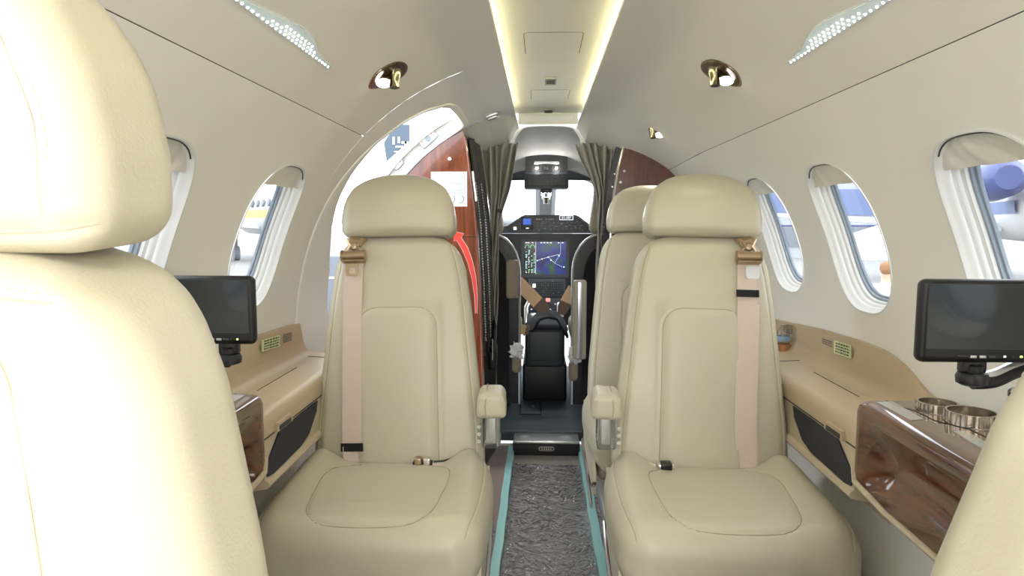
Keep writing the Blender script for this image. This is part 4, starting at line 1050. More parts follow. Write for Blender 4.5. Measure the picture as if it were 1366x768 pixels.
mb = MB(); mb.tube([(side_x(.6, 2.93)+.022, 2.93, .60), (side_x(.6, 2.93)+.018, 2.92, .65)], .006, 8); mb.tube([(side_x(.5, 2.84)+.022, 2.84, .47), (side_x(.5, 2.84)+.022, 2.84, .56)], .003, 8); bp(mb, 'latch_pin', CHROME)
# notice and arrow, stuck flat on the panel
sx0, sx1, sz0, sz1 = -.470, -.3245, 1.118, 1.2565
mb = MB(); mb.box((sx0, Yb-.0018, sz0), (sx1, Yb-.0004, sz1)); NT = bp(mb, 'notice_sheet', PAPER, smooth=False)
def text(body, loc, size, m, parent, rot=(PI/2, 0, 0), name='lettering', ax='CENTER', pinv=None, ext=.0002):
    cu = bpy.data.curves.new(name, 'FONT'); cu.body = body; cu.size = size; cu.align_x = ax; cu.align_y = 'CENTER'; cu.extrude = ext; cu.resolution_u = 2
    tmp = bpy.data.objects.new(name, cu); COL.objects.link(tmp); dg = bpy.context.evaluated_depsgraph_get(); me = bpy.data.meshes.new_from_object(tmp.evaluated_get(dg))
    bpy.data.objects.remove(tmp); me.materials.clear(); me.materials.append(m); o = bpy.data.objects.new(name, me); COL.objects.link(o); o.location = loc; o.rotation_euler = rot
    if parent is not None: o.parent = parent
    if pinv is not None: o.matrix_parent_inverse = pinv
    return o
ident = inv @ Matrix.Identity(4)
text('DOOR    EXIT', (-.378, Yb-.0022, 1.183), .0135, INK, root, pinv=inv)
mb = MB(); rnd = random.Random(4)
for r, z in enumerate((1.247, 1.241, 1.236, 1.231, 1.213, 1.207, 1.172, 1.167)):
    x = -.40 if r not in (6, 7) else -.412
    while x < -.335: w = .004+.010*rnd.random(); mb.box((x, Yb-.0023, z-.0008), (min(x+w, -.332), Yb-.0017, z+.0008)); x += w+.002
for cx in (-.388, -.352):
    mb.tube([(cx+.013*math.cos(math.radians(a)), Yb-.002, 1.148+.016*math.sin(math.radians(a))) for a in range(-110, 70, 15)], .002, 6, 0, False, .5)
o = bp(mb, 'notice_print', INK); o['kind'] = 'stuff'
AR = [at_y(a, b, Yb-.001) for a, b in [(604.5, 308), (619, 311.5), (615.5, 317), (624, 330), (630.5, 348), (635, 370), (637, 395), (636.5, 418), (634, 418), (633, 395), (629.5, 372), (624, 350), (616, 332), (609.5, 321), (606, 321.5)]]
AR = [(float(p[0]), float(p[2])) for p in AR]; cxm = sum(p[0] for p in AR)/len(AR)
mb = MB(); mb.prism(AR, FY, Yb-.0016, Yb-.0002); bp(mb, 'arrow_decal', REDD, smooth=False)
mb = MB(); mb.tube([(a, Yb-.001, b) for a, b in AR], .0010, 5, 0, True); bp(mb, 'arrow_outline', WHITE)
# right bulkhead
YR = 2.95; root = thing('bulkhead', 'dark red-brown glossy wooden bulkhead behind the hidden seat at right', 'bulkhead', (.5, YR, 0)); inv = Matrix.Translation(root.location).inverted()
ed = [at_y(a, b, YR) for a, b in [(834, 192), (826, 225), (820, 260), (815, 330), (812, 420)]]; ed = [(float(p[0]), float(p[2])) for p in ed]+[(.255, .1)]
arc_r = [(.762*math.sin(math.radians(a)), ZC+.762*math.cos(math.radians(a))) for a in range(29, 127, 3)]
mb = MB(); mb.prism([ed[0], (.352, 1.408)]+arc_r+[(.60, .1)]+ed[::-1][:-1], FY, YR, YR+.03); bp(mb, 'panel', WOODD, smooth=False)
mb = MB(); mb.tube([(a-.004, YR+.004, b) for a, b in ed], .006, 8); bp(mb, 'edge_strip', CHROME)
mb = MB(); mb.prism([(a-.010, b) for a, b in ed]+[(a-.034, b) for a, b in ed[::-1]], FY, YR+.02, YR+.05); bp(mb, 'door_track', BLACK, smooth=False)
for a, b in ((833, 228), (828, 243)):
    c = at_y(a, b, YR-.002); mb = MB(); mb.lathe([(.006, 0), (.006, .003), (.003, .005)], Matrix.Translation((c[0], YR-.001, c[2])) @ Matrix.Rotation(PI/2, 4, 'X'), 12); bp(mb, 'stud', STEEL)
for a, b in ((817, 249), (806, 303), (820, 232)):
    c = at_y(a, b, YR+.01); mb = MB(); mb.lathe([(.005, 0), (.005, .003), (.003, .005)], Matrix.Translation((c[0], YR+.018, c[2])) @ Matrix.Rotation(PI/2, 4, 'X'), 12); bp(mb, 'track_screw', CHROME)
# ================================================================== CURTAINS
def curtain(side, L, Rr, label, y=3.03, folds=5, m=CURT, amp=.018):
    n, q = 90, 60; v = []; f = []
    for i in range(q+1):
        z = 1.402-(1.402-.10)*i/q
        a = interp(-z, [-p[0] for p in L], [p[1] for p in L]); b = interp(-z, [-p[0] for p in Rr], [p[1] for p in Rr])
        for j in range(n+1):
            u = j/n; w = abs(b-a); am = amp*(.55+.45*w/.18)
            x = a+(b-a)*u; yy = y+am*math.sin(u*folds*2*PI+.8*math.sin(z*4)+side)+.006*math.sin(u*23+z*9)
            v.append((x+.004*math.sin(z*13+u*11), yy, z))
    for i in range(q):
        for j in range(n): k = i*(n+1)+j; f.append((k, k+1, k+n+2, k+n+1))
    o = mesh('curtain', v, f, m, sharp=0); md = o.modifiers.new('thickness', 'SOLIDIFY'); md.thickness = .002
    return tag(o, label, 'curtain')
cl = curtain(-1, [(1.402, -.29), (1.2, -.268), (1.08, -.255), (.8, -.258), (.1, -.262)], [(1.402, -.126), (1.33, -.143), (1.2, -.170), (1.12, -.195), (1.07, -.208), (1.0, -.212), (.8, -.222), (.1, -.235)], 'grey-brown curtain gathered at the left of the cockpit doorway')
cr = curtain(1, [(1.402, .122), (1.33, .150), (1.25, .190), (1.18, .215), (1.1, .222), (.9, .222), (.1, .225)], [(1.402, .292), (1.2, .268), (1.0, .245), (.1, .25)], 'grey-brown curtain gathered at the right of the cockpit doorway')
mb = MB(); mb.lathe([(.009, 0), (.009, .004), (.004, .006)], Matrix.Translation((-.212, 3.0, 1.107)) @ Matrix.Rotation(PI/2, 4, 'X'), 14); mb.build('snap', DARKGAP, cl)
mb = MB(); n, q = 30, 20; v = []; f = []
for i in range(q+1):
    for j in range(n+1):
        z = 1.40-.33*i/q; u = j/n; x0_ = float(np.interp(z, [p[1] for p in edge_l], [p[0] for p in edge_l])); x = x0_+.006+.030*u-.004*i/q; y = 2.76+.22*u; v.append((x+.005*math.sin(u*14+z*6), y, z))
for i in range(q):
    for j in range(n): k = i*(n+1)+j; f.append((k, k+1, k+n+2, k+n+1))
o = mesh('curtain', v, f, CURTD, sharp=0); md = o.modifiers.new('thickness', 'SOLIDIFY'); md.thickness = .002; tag(o, 'dark folded curtain hanging along the side of the left closet', 'curtain')
# ================================================================== COCKPIT
YI = 4.30
root = thing('instrument_panel', 'black cockpit instrument panel with a colour map display', 'instrument panel', (0, YI, .6)); inv = Matrix.Translation(root.location).inverted()
mb = MB(); mb.prism([(-.60, .40), (.60, .40), (.60, .90), (.45, .985), (-.45, .985), (-.60, .90)], FY, YI, YI+.05); bp(mb, 'board', BLACK, smooth=False)
mb = MB(); mb.prism(rrect(-.152, .708, .152, .955, .01), FY, YI-.012, YI, 0, [rrect(-.132, .728, .132, .936, .004)]); bp(mb, 'display_bezel', DGREY)
def display_mat():
    m = bpy.data.materials.new('map_display'); m.use_nodes = True; nt = m.node_tree; b = nt.nodes['Principled BSDF']; b.inputs['Base Color'].default_value = (.01, .01, .02, 1); b.inputs['Roughness'].default_value = .2
    tc = nt.nodes.new('ShaderNodeTexCoord'); n = nt.nodes.new('ShaderNodeTexNoise'); n.inputs['Scale'].default_value = 14; n.inputs['Detail'].default_value = 6
    r = nt.nodes.new('ShaderNodeValToRGB'); E_ = r.color_ramp; E_.elements[0].position = .40; E_.elements[0].color = (.004, .008, .10, 1); E_.elements[1].position = .72; E_.elements[1].color = (.03, .13, .05, 1)
    e = E_.elements.new(.52); e.color = (.01, .03, .26, 1); e = E_.elements.new(.60); e.color = (.015, .06, .05, 1)
    nt.links.new(tc.outputs['Object'], n.inputs['Vector']); nt.links.new(n.outputs['Fac'], r.inputs['Fac']); nt.links.new(r.outputs['Color'], b.inputs['Emission Color']); b.inputs['Emission Strength'].default_value = .45
    return m
mb = MB(); mb.box((-.059, YI-.006, .728), (.132, YI-.003, .936)); DM = bp(mb, 'map_screen', display_mat(), smooth=False)
mb = MB(); mb.box((-.132, YI-.006, .728), (-.060, YI-.003, .936)); bp(mb, 'engine_screen', GLOSSB, smooth=False)
EG = emis('green_legend', (.15, .9, .35), .5); EC = emis('cyan_legend', (.4, .8, 1), .8); EW = emis('pale_legend', (.9, .95, 1), .7)
mb = MB(); rnd = random.Random(12)
for cx, cz in ((-.114, .902), (-.080, .902)): mb.tube([(cx+.013*math.cos(math.radians(a)), YI-.007, cz+.013*math.sin(math.radians(a))) for a in range(-30, 215, 20)], .0013, 5, 0)
for r in range(17):
    for cx in (-.124, -.106, -.088, -.072):
        if rnd.random() < .7: z = .737+r*.0088; mb.box((cx, YI-.0075, z), (cx+.004+.007*rnd.random(), YI-.006, z+.0035), rnd.choice((0, 0, 2, 1)))
mb.ribbon([(-.0595, YI-.0075, .73), (-.0595, YI-.0075, .935)], (1, 0, 0), .0014, .001, 2)
mb.ribbon([(-.052, YI-.0075, .815), (-.02, YI-.0075, .825), (.02, YI-.0075, .838), (.09, YI-.0075, .855)], (0, 0, 1), .0012, .001, 2); mb.ribbon([(.02, YI-.0075, .838), (.06, YI-.0075, .80), (.11, YI-.0075, .775)], (0, 0, 1), .0010, .001, 1)
mb.ribbon([(.098, YI-.0075, .93), (.098, YI-.0075, .86), (.06, YI-.0075, .80)], (1, 0, 0), .0010, .001, 1)
for x, z in ((-.05, .815), (-.02, .825), (.02, .838), (.038, .818), (.088, .846), (.12, .775)): mb.box((x-.004, YI-.0078, z-.003), (x+.004, YI-.006, z+.003), rnd.choice((1, 2)))
for x in (-.125, -.11, -.085, -.03, -.01, .01, .03, .08, .105): mb.box((x, YI-.0075, .926), (x+.011, YI-.006, .931), 2)
o = bp(mb, 'display_symbols', [EG, EC, EW]); o['kind'] = 'stuff'
# controls below the display
mb = MB(); mb.box((-.105, YI-.012, .585), (.13, YI, .70), 0, .004); bp(mb, 'keypad_housing', DGREY)
mb = MB()
for i in range(14):
    for j in range(6): mb.box((-.055+i*.0125, YI-.0155, .600+j*.0145), (-.047+i*.0125, YI-.012, .609+j*.0145), 0)
o = bp(mb, 'key', BLACK); o['kind'] = 'stuff'
mb = MB()
for i in range(26): x = -.10+rnd.random()*.22; z = .59+rnd.random()*.10; mb.box((x, YI-.0162, z), (x+.004, YI-.0155, z+.0014), 0)
o = bp(mb, 'legend', mat('legend_print', (.5, .5, .5), .6)); o['kind'] = 'stuff'
mb = MB(); c = at_y(712.5, 381, YI-.02); mb.box((c[0]-.010, YI-.02, c[2]-.011), (c[0]+.010, YI-.01, c[2]+.011), 0, .002); bp(mb, 'lit_switch', WEMIT)
mb = MB(); mb.box((-.105, YI-.03, .485), (.12, YI, .575), 0, .004); bp(mb, 'switch_panel', DGREY)
for i in range(7):
    for j in range(2):
        if i in (2, 3) and j == 0: continue
        mb = MB(); x = -.085+i*.03; z = .505+j*.035; mb.lathe([(.007, 0), (.006, .010), (.003, .012)], Matrix.Translation((x, YI-.03, z)) @ Matrix.Rotation(PI/2, 4, 'X'), 8); bp(mb, 'knob', [STEEL, BLACK][(i+j) % 2])
c = at_y(731, 400, YI-.034); mb = MB(); mb.box((c[0]-.014, YI-.034, c[2]-.012), (c[0]+.014, YI-.03, c[2]+.012), 0, .002); bp(mb, 'red_light', REDL)
# glareshield with the autopilot controls
root = thing('glareshield', 'dark grey glareshield control panel with small blue screen', 'control panel', (0, 4.2, 1.05)); inv = Matrix.Translation(root.location).inverted()
G = [(-.66, .93), (-.40, .975), (-.26, .990), (.27, .990), (.42, .975), (.66, .93), (.66, .99), (.42, 1.015), (.285, 1.035), (.205, 1.095), (.185, 1.103), (-.125, 1.103), (-.145, 1.095), (-.235, 1.035), (-.40, 1.015), (-.66, .99)]
mb = MB(); mb.prism(G, FY, 4.19, 4.36); bp(mb, 'hood', DGREY, smooth=False)
mb = MB(); mb.prism([(-.232, 1.0), (.262, 1.0), (.262, 1.03), (.195, 1.085), (-.135, 1.085), (-.232, 1.03)], FY, 4.184, 4.19); bp(mb, 'fascia', BLACK, smooth=False)
c0 = at_y(703, 297, 4.18); mb = MB(); mb.box((c0[0]-.038, 4.178, c0[2]-.040), (c0[0]+.038, 4.186, c0[2]+.040), 0, .003); bp(mb, 'small_bezel', BLACK)
mb = MB(); mb.box((c0[0]-.024, 4.1765, c0[2]-.012), (c0[0]+.024, 4.179, c0[2]+.026)); bp(mb, 'small_screen', BLUES, smooth=False)
mb = MB(); mb.box((c0[0]-.006, 4.1765, c0[2]-.036), (c0[0]+.012, 4.179, c0[2]-.031)); bp(mb, 'small_label', EW, smooth=False)
c1 = at_y(687, 304.5, 4.18); mb = MB(); mb.box((c1[0]-.009, 4.178, c1[2]-.009), (c1[0]+.009, 4.186, c1[2]+.009), 0, .003); bp(mb, 'lit_button', WEMIT)
mb = MB()
for i in range(11):
    for j in range(3): x = -.055+i*.026; z = 1.015+j*.018; mb.box((x, 4.178, z), (x+.013, 4.185, z+.007), 0)
o = bp(mb, 'push_button', DGREY); o['kind'] = 'stuff'
mb = MB()
for i in range(34): x = -.06+rnd.random()*.30; z = 1.006+rnd.random()*.062; mb.box((x, 4.1765, z), (x+.004+.006*rnd.random(), 4.178, z+.0022), 0)
for x in (-.055, -.042, -.03, .0, .018, .03, .042): mb.box((x, 4.181, 1.074), (x+.009, 4.1835, 1.079), 0)
o = bp(mb, 'legend', mat('legend_print_pale', (.42, .43, .43), .6)); o['kind'] = 'stuff'
c2 = at_y(755.5, 290, 4.18)
mb = MB(); mb.prism(rrect(c2[0]-.042, c2[2]-.015, c2[0]+.042, c2[2]+.013, .002), FY, 4.178, 4.184, 0, [rrect(c2[0]-.039, c2[2]-.012, c2[0]+.039, c2[2]+.010, .001)]); bp(mb, 'legend_frame', EW)
text('EC-SEP', (c2[0], 4.180, c2[2]-.001), .019, EW, root, pinv=inv)
# overhead unit
root = thing('overhead_unit', 'black overhead console with magnetic compass on the windshield post', 'console', (0, 3.8, 1.35)); inv = Matrix.Translation(root.location).inverted()
mb = MB(); v = [(-.118, 3.84, 1.33), (.122, 3.84, 1.33), (.118, 3.80, 1.425), (.105, 3.80, 1.437), (-.10, 3.80, 1.437), (-.113, 3.80, 1.425)]
mb.prism([(-.117, 1.335), (.121, 1.335), (.117, 1.42), (.108, 1.437), (-.103, 1.437), (-.113, 1.42)], FY, 3.80, 3.98); bp(mb, 'upper_housing', BLACK)
mb = MB(); mb.tube([(-.065, 3.797, 1.385), (.072, 3.797, 1.385)], .0085, 12, 0, False, .5); bp(mb, 'grab_slot', STEEL)
for x, r_ in ((-.052, -.5), (.0, 0), (.058, .5)):
    mb = MB(); mb.box((x-.011, 3.785, 1.345), (x+.011, 3.80, 1.366), 0, .004); mb.build; bp(mb, 'map_lamp', STEEL if x else DGREY)
mb = MB(); mb.box((-.121, 3.78, 1.245), (.125, 3.96, 1.333), 0, .006); bp(mb, 'switch_box', DGREY)
mb = MB(); mb.box((-.110, 3.777, 1.256), (.114, 3.781, 1.322), 0, .003); bp(mb, 'switch_face', BLACK)
for i in range(9):
    for j in range(2):
        mb = MB(); x = -.090+i*.0225; z = 1.272+j*.030; mb.lathe([(.005, 0), (.004, .008)], Matrix.Translation((x, 3.777, z)) @ Matrix.Rotation(PI/2, 4, 'X'), 8); bp(mb, 'toggle_switch', DGREY)
mb = MB(); mb.box((-.030, 3.84, 1.222), (.034, 3.90, 1.248), 0, .008); mb.lathe([(.006, 0), (.008, .02), (.006, .05)], Matrix.Translation((-.016, 3.86, 1.185)), 10, 1); mb.lathe([(.006, 0), (.008, .02), (.006, .05)], Matrix.Translation((.020, 3.86, 1.185)), 10, 1)
mb.box((-.012, 3.85, 1.165), (.016, 3.87, 1.20), 0, .006); mb.lathe([(.005, 0), (.006, .03)], Matrix.Translation((-.008, 3.853, 1.16)), 8, 1); mb.lathe([(.005, 0), (.006, .03)], Matrix.Translation((.012, 3.853, 1.16)), 8, 1)
bp(mb, 'compass_mount', [BLACK, CHROME])
for sx in (-.052, .058):
    l = bpy.data.lights.new('map_lamp_bulb', 'POINT'); l.energy = .13; l.shadow_soft_size = .012; l.color = (1, .98, .95)
    lo = bpy.data.objects.new('map_lamp_bulb', l); COL.objects.link(lo); lo.location = (sx, 3.755, 1.352); lo.parent = root; lo.matrix_parent_inverse = inv
l = bpy.data.lights.new('cockpit_fill', 'AREA'); l.shape = 'RECTANGLE'; l.size = .16; l.size_y = .05; l.energy = 1.8; l.color = (.95, .98, 1)  # area light added below the overhead unit to brighten the cockpit
lo = bpy.data.objects.new('cockpit_fill', l); COL.objects.link(lo); lo.location = (0, 3.87, 1.215); lo.parent = root; lo.matrix_parent_inverse = inv; lo.rotation_euler = (math.radians(-22), 0, 0)
# pedestal
root = thing('pedestal', 'dark grey centre pedestal on the cockpit floor between the pilot seats', 'pedestal', (0, 3.7, .07)); inv = Matrix.Translation(root.location).inverted()
mb = MB(); mb.box((-.112, 3.66, .26), (.105, 4.28, .475), 0, .02); bp(mb, 'upper_box', DGREY)
mb = MB(); mb.box((-.088, 3.652, .30), (.082, 3.662, .462), 0, .004); bp(mb, 'rear_panel', DGREY)
for x in (-.108, .094):
    mb = MB(); mb.lathe([(.008, 0), (.010, .012), (.006, .016)], Matrix.Translation((x, 3.67, .462)), 10); bp(mb, 'corner_cap', STEEL)
mb = MB(); mb.box((-.125, 3.68, .07), (.118, 4.3, .275), 0, .012); bp(mb, 'lower_box', BLACK)
mb = MB(); mb.tube([(-.11, 3.85, .45), (-.11, 3.86, .57), (-.085, 3.9, .62)], .013, 10); mb.box((-.09, 3.86, .50), (-.05, 3.9, .535), 0, .008); bp(mb, 'side_lever', STEEL)
mb = MB(); mb.box((.07, 3.95, .50), (.11, 4.0, .585), 0, .008); bp(mb, 'throttle_head', CRUMP)
# black cloth thrown over the pedestal
n = 26; v = []; f = []
C_ = [(-.118, .468, 3.66), (-.07, .505, 3.66), (-.035, .545, 3.70), (.02, .556, 3.72), (.06, .545, 3.72), (.10, .50, 3.70), (.115, .455, 3.68)]
for i in range(n+1):
    u = i/n; cx = interp(u, [k/6 for k in range(7)], [c[0] for c in C_]); top = interp(u, [k/6 for k in range(7)], [c[1] for c in C_])
    for j in range(n+1):
        w = j/n; z = top-(.030+.012*math.sin(u*9))*max(0, (.45-w)/.45)**1.3 if w < .45 else top-.02*(w-.45); y = 3.645+.20*w+.01*math.sin(u*15+w*5); v.append((cx, y, z+.006*math.sin(u*21+w*13)))
for i in range(n):
    for j in range(n): k = i*(n+1)+j; f.append((k, k+1, k+n+2, k+n+1))
o = mesh('cloth', v, f, BLACKC, sharp=0); o.modifiers.new('thickness', 'SOLIDIFY').thickness = .012
tag(o, 'black cloth draped on top of the centre pedestal', 'cloth')
# pilot seats
def pilot_seat(side, y, label):
    cx = side*.335+(.0 if side > 0 else 0); root = thing('pilot_seat', label, 'seat', (cx, y, .07), 'pilot seats in the cockpit'); inv = Matrix.Translation(root.location).inverted()
    def b(mb, name, m, **k): o = mb.build(name, m, root, **k); o.matrix_parent_inverse = inv; return o
    out = [(-.198, .10), (-.198, .80)]+[(-.198+.14*(1-math.cos(math.radians(a))), .80+.195*math.sin(math.radians(a))) for a in range(15, 91, 15)]
    out += [(-a, z) for a, z in out[::-1]]; out = [(cx+a, z) for a, z in out]
    mb = MB(); mb.prism(out, FY, y, y+.09); b(mb, 'back_shell', BLACK)
    mb = MB(); mb.tube([(a, y-.002, z) for a, z in out], .0065, 8); b(mb, 'rim', STEEL)
    mb = MB(); mb.prism([(cx+(a-cx)*.72, z*.9+.04) for a, z in out], FY, y-.012, y, 0); b(mb, 'rear_pocket', BLACKC)
    P, Fc = rbox(.118, .045, .155, .05, None, 4); P[:, 0] *= np.interp(P[:, 2], [-.15, .15], [1.0, .70]); P += np.array([cx, y+.05, 1.145]); o = mesh('headrest', P, Fc, HEADG, root, sharp=0); o.matrix_parent_inverse = inv
    mb = MB(); mb.box((cx-.20, y+.05, .40), (cx+.20, y+.5, .52), 0, .04); b(mb, 'cushion', HEADG)
    mb = MB(); mb.box((cx-.14, y+.02, .07), (cx+.14, y+.4, .40), 0, .02); b(mb, 'base', BLACK)
    return root, inv
PL, il = pilot_seat(-1, 3.50, 'left pilot seat back, black with silver rim, seen past the curtain')
PR, ir = pilot_seat(1, 3.50, 'right pilot seat back, black with silver rim and long ivory armrest')
def bq(mb, name, m, r_, iv): o = mb.build(name, m, r_); o.matrix_parent_inverse = iv; return o
mb = MB(); mb.box((-.205, 3.43, .665), (-.140, 3.475, .865), 0, .014); bq(mb, 'folded_armrest', TAUPE, PL, il)
mb = MB(); mb.box((.132, 3.27, .385), (.196, 3.33, .775), 0, .012); bq(mb, 'folded_armrest', IVORY, PR, ir)
mb = MB(); mb.box((.150, 3.262, .39), (.176, 3.272, .77), 0, .004); bq(mb, 'armrest_strip', STEEL, PR, ir)
# side pads by the floor with crumpled white tissue on them
for s, px_, py_, r_, iv in ((-1, 689, 484, PL, il), (1, 765, 495, PR, ir)):
    c = at_y(px_, py_, 3.42); mb = MB(); mb.box((c[0]-.024, 3.42, c[2]-.055), (c[0]+.024, 3.47, c[2]+.05), 0, .02); bq(mb, 'lower_armrest', TAUPE, r_, iv)
    c = at_y(px_-1 if s < 0 else px_+2, py_-17 if s < 0 else py_-22, 3.39)
    P, Fc = rbox(.026, .020, .034, .016, .004); rs = np.random.RandomState(3+s)
    for _ in range(9):
        d = rs.normal(size=3); d /= np.linalg.norm(d); P += .0048*np.sin((P @ d)[:, None]*rs.uniform(90, 260)+rs.uniform(0, 6))*rs.normal(size=3)[None, :]*.8
    P += np.array([c[0], 3.39, c[2]]); o = mesh('tissue', P, Fc, CRUMP, None, sharp=10); tag(o, 'crumpled white tissue on the %s pilot seat side' % ('left' if s < 0 else 'right'), 'tissue')
# tan shoulder straps with dark ends
def strap(a, b, cpt, y, w, label):
    P = [Vector(at_y(*a, y)), Vector(at_y(*b, y-.02)), Vector(at_y(*cpt, y-.02))]; root = thing('harness_strap', label, 'strap', P[0]); iv = Matrix.Translation(root.location).inverted()
    d = (P[1]-P[0]).normalized().cross(Vector((0, 1, 0)))
    mb = MB(); mb.ribbon([P[0], (P[0]+P[1])/2, P[1]], tuple(d), w, .004); bq(mb, 'webbing', BELTT, root, iv)
    mb = MB(); mb.ribbon([P[1]-(P[1]-P[0])*.05+Vector((0, -.003, 0)), P[1]*.5+P[2]*.5+Vector((0, -.003, 0)), P[2]+Vector((0, -.003, 0))], tuple(d), [w*1.05, w*1.0, w*.6], .008); bq(mb, 'end_tab', BELTE, root, iv)
strap((690, 375), (719, 405), (729, 414), 3.62, .070, 'tan harness strap slanting down right from the left pilot seat')
strap((765, 384), (754, 404), (748, 419), 3.62, .060, 'tan harness strap hanging from the right pilot seat')
strap((688, 438), (702, 440), (706, 441), 3.60, .052, 'short tan strap beside the black cloth on the pedestal')
# chrome bits on the cockpit floor
mb = MB(); mb.lathe([(.010, 0), (.010, .006), (.005, .008)], Matrix.Translation(tuple(at_z(711, 542, .085))), 12); mb.tube([tuple(at_z(694, 530, .09)), tuple(at_z(694, 552, .08)), tuple(at_z(721, 552, .08)), tuple(at_z(721, 532, .09))], .005, 6, 1)
o = mb.build('floor_fitting', [CHROME, BLACK]); tag(o, 'small black bracket with a chrome stud on the cockpit floor', 'fitting')
# glass bottle on the right ledge
c = at_z(1044, 466, .658); root = thing('water_bottle', 'small clear bottle in a copper coaster on the right ledge', 'bottle', (float(c[0]), float(c[1]), .657))
mb = MB(); mb.lathe([(.024, 0), (.024, .020), (.0215, .020), (.0215, .004)], None, 20); mb.build('coaster', mat('copper', (.45, .22, .10), .3, .6), root)
mb = MB(); mb.lathe([(.020, .004), (.020, .045), (.017, .06), (.009, .070), (.009, .08)], None, 20); mb.build('bottle_body', CLEAR, root)
mb = MB(); mb.lathe([(.0205, .03), (.0205, .045)], None, 20, caps=False); mb.build('bottle_label', mat('pale_blue_label', (.25, .4, .6), .5), root)
# ================================================================== OUTSIDE
GZ = -1.25
mb = MB(); v = [(-160, -60, GZ), (160, -60, GZ), (160, 200, GZ), (-160, 200, GZ)]; mb.add(v, [(0, 1, 2, 3)]); struct(mb.build('ground', mat('pale_concrete_apron', (.26, .26, .26), .8, var=(1.5, .08)), smooth=False))
WHITEX = mat('off_white_aircraft_paint', (.60, .61, .62), .4)
BLUEN = mat('blue_paint', (.04, .06, .20), .3); SKYB = mat('pale_blue_paint', (.13, .18, .34), .5); GREYO = mat('mid_grey_paint', (.17, .19, .23), .6)
def jet(loc, rz, sc, stripe, label, nac=BLUEN, tailm=None):
    root = thing('parked_aircraft', label, 'aircraft', loc); root.rotation_euler = (0, 0, rz); root.scale = (sc, sc, sc)
    mb = MB(); R_ = [(0.02, -6.2), (.35, -5.8), (.7, -5.0), (.88, -4), (.9, 0), (.9, 2.5), (.65, 4.5), (.25, 6.3), (.03, 6.6)]
    mb.lathe([(r, h) for r, h in R_], Matrix.Translation((0, 0, 1.9)) @ Matrix.Rotation(-PI/2, 4, 'X'), 28); mb.build('fuselage', WHITEX, root)
    for s in (-1, 1):
        mb = MB(); mb.add([(s*.7, -1, 1.45), (s*.7, 1.3, 1.45), (s*6.5, 1.6, 1.75), (s*6.5, .8, 1.75), (s*.7, -1, 1.25), (s*.7, 1.3, 1.25), (s*6.5, 1.6, 1.68), (s*6.5, .8, 1.68)], [(0, 1, 2, 3), (4, 7, 6, 5), (0, 4, 5, 1), (1, 5, 6, 2), (2, 6, 7, 3), (3, 7, 4, 0)]); mb.build('wing', WHITEX, root, smooth=False)
        mb = MB(); mb.lathe([(.34, -.9), (.43, -.85), (.45, -.2), (.38, .9), (.24, 1.1)], Matrix.Translation((s*1.35, 3.2, 2.35)) @ Matrix.Rotation(-PI/2, 4, 'X'), 22); mb.build('engine_nacelle', nac, root)
        mb = MB(); mb.lathe([(.345, -.91), (.445, -.86), (.448, -.72)], Matrix.Translation((s*1.35, 3.2, 2.35)) @ Matrix.Rotation(-PI/2, 4, 'X'), 22, caps=False); mb.build('intake_lip', WHITEX, root)
        mb = MB(); mb.tube([(s*1.2, .6, 1.3), (s*1.2, .6, .3)], .07, 8); mb.lathe([(.28, -.1), (.28, .1)], Matrix.Translation((s*1.2, .6, .28)) @ Matrix.Rotation(PI/2, 4, 'Y'), 16); mb.build('main_gear', GREYO, root)
    mb = MB(); mb.prism([(3.6, 2.6), (5.2, 5.0), (6.6, 5.0), (6.2, 2.2)], lambda a, b, t: (t, a, b), -.09, .09); mb.build('tail_fin', tailm or WHITEX, root, smooth=False)
    mb = MB(); mb.prism([(-1.9, 5.6), (1.9, 5.6), (1.7, 6.6), (-1.7, 6.6)], lambda a, b, t: (a, b, t), 4.9, 5.0); mb.build('tailplane', WHITEX, root, smooth=False)
    for s in (-1, 1):
        mb = MB(); P = [(math.sin(math.radians(a))*.912*s, math.cos(math.radians(a))*.912+1.9) for a in (88, 97, 106)]; vv = [(x, y, z) for y in (-4, 3) for x, z in P]; mb.add(vv, [(0, 1, 4, 3), (1, 2, 5, 4)]); mb.build('stripe', stripe, root)
        for k in range(6):
            mb = MB(); M_ = Matrix.Translation((s*.87, -3.2+k*.75, 2.16)) @ Matrix.Rotation(s*math.radians(78), 4, 'Y'); mb.lathe([(.14, 0), (.14, .06)], M_, 12); mb.build('cabin_window', GREYO, root)
    mb = MB(); mb.tube([(0, -4.6, 1.3), (0, -4.6, .3)], .06, 8); mb.lathe([(.22, -.08), (.22, .08)], Matrix.Translation((0, -4.6, .22)) @ Matrix.Rotation(PI/2, 4, 'Y'), 14); mb.build('nose_gear', GREYO, root)
    return root
jet((19.2, 28.0, GZ), math.radians(160), 1.6, SKYB, 'white jet with a blue engine nacelle outside the nearest right window')
jet((-17.0, 42, GZ), math.radians(37), 1.6, mat('yellow_stripe', (.85, .65, .12), .5), 'white aircraft with red and yellow tail outside the left window', WHITEX, mat('red_tail', (.80, .10, .10), .5))
jet((-2.5, 62, GZ), math.radians(150), 1.2, GREYO, 'pale jet standing beyond the cockpit windshield', WHITEX)
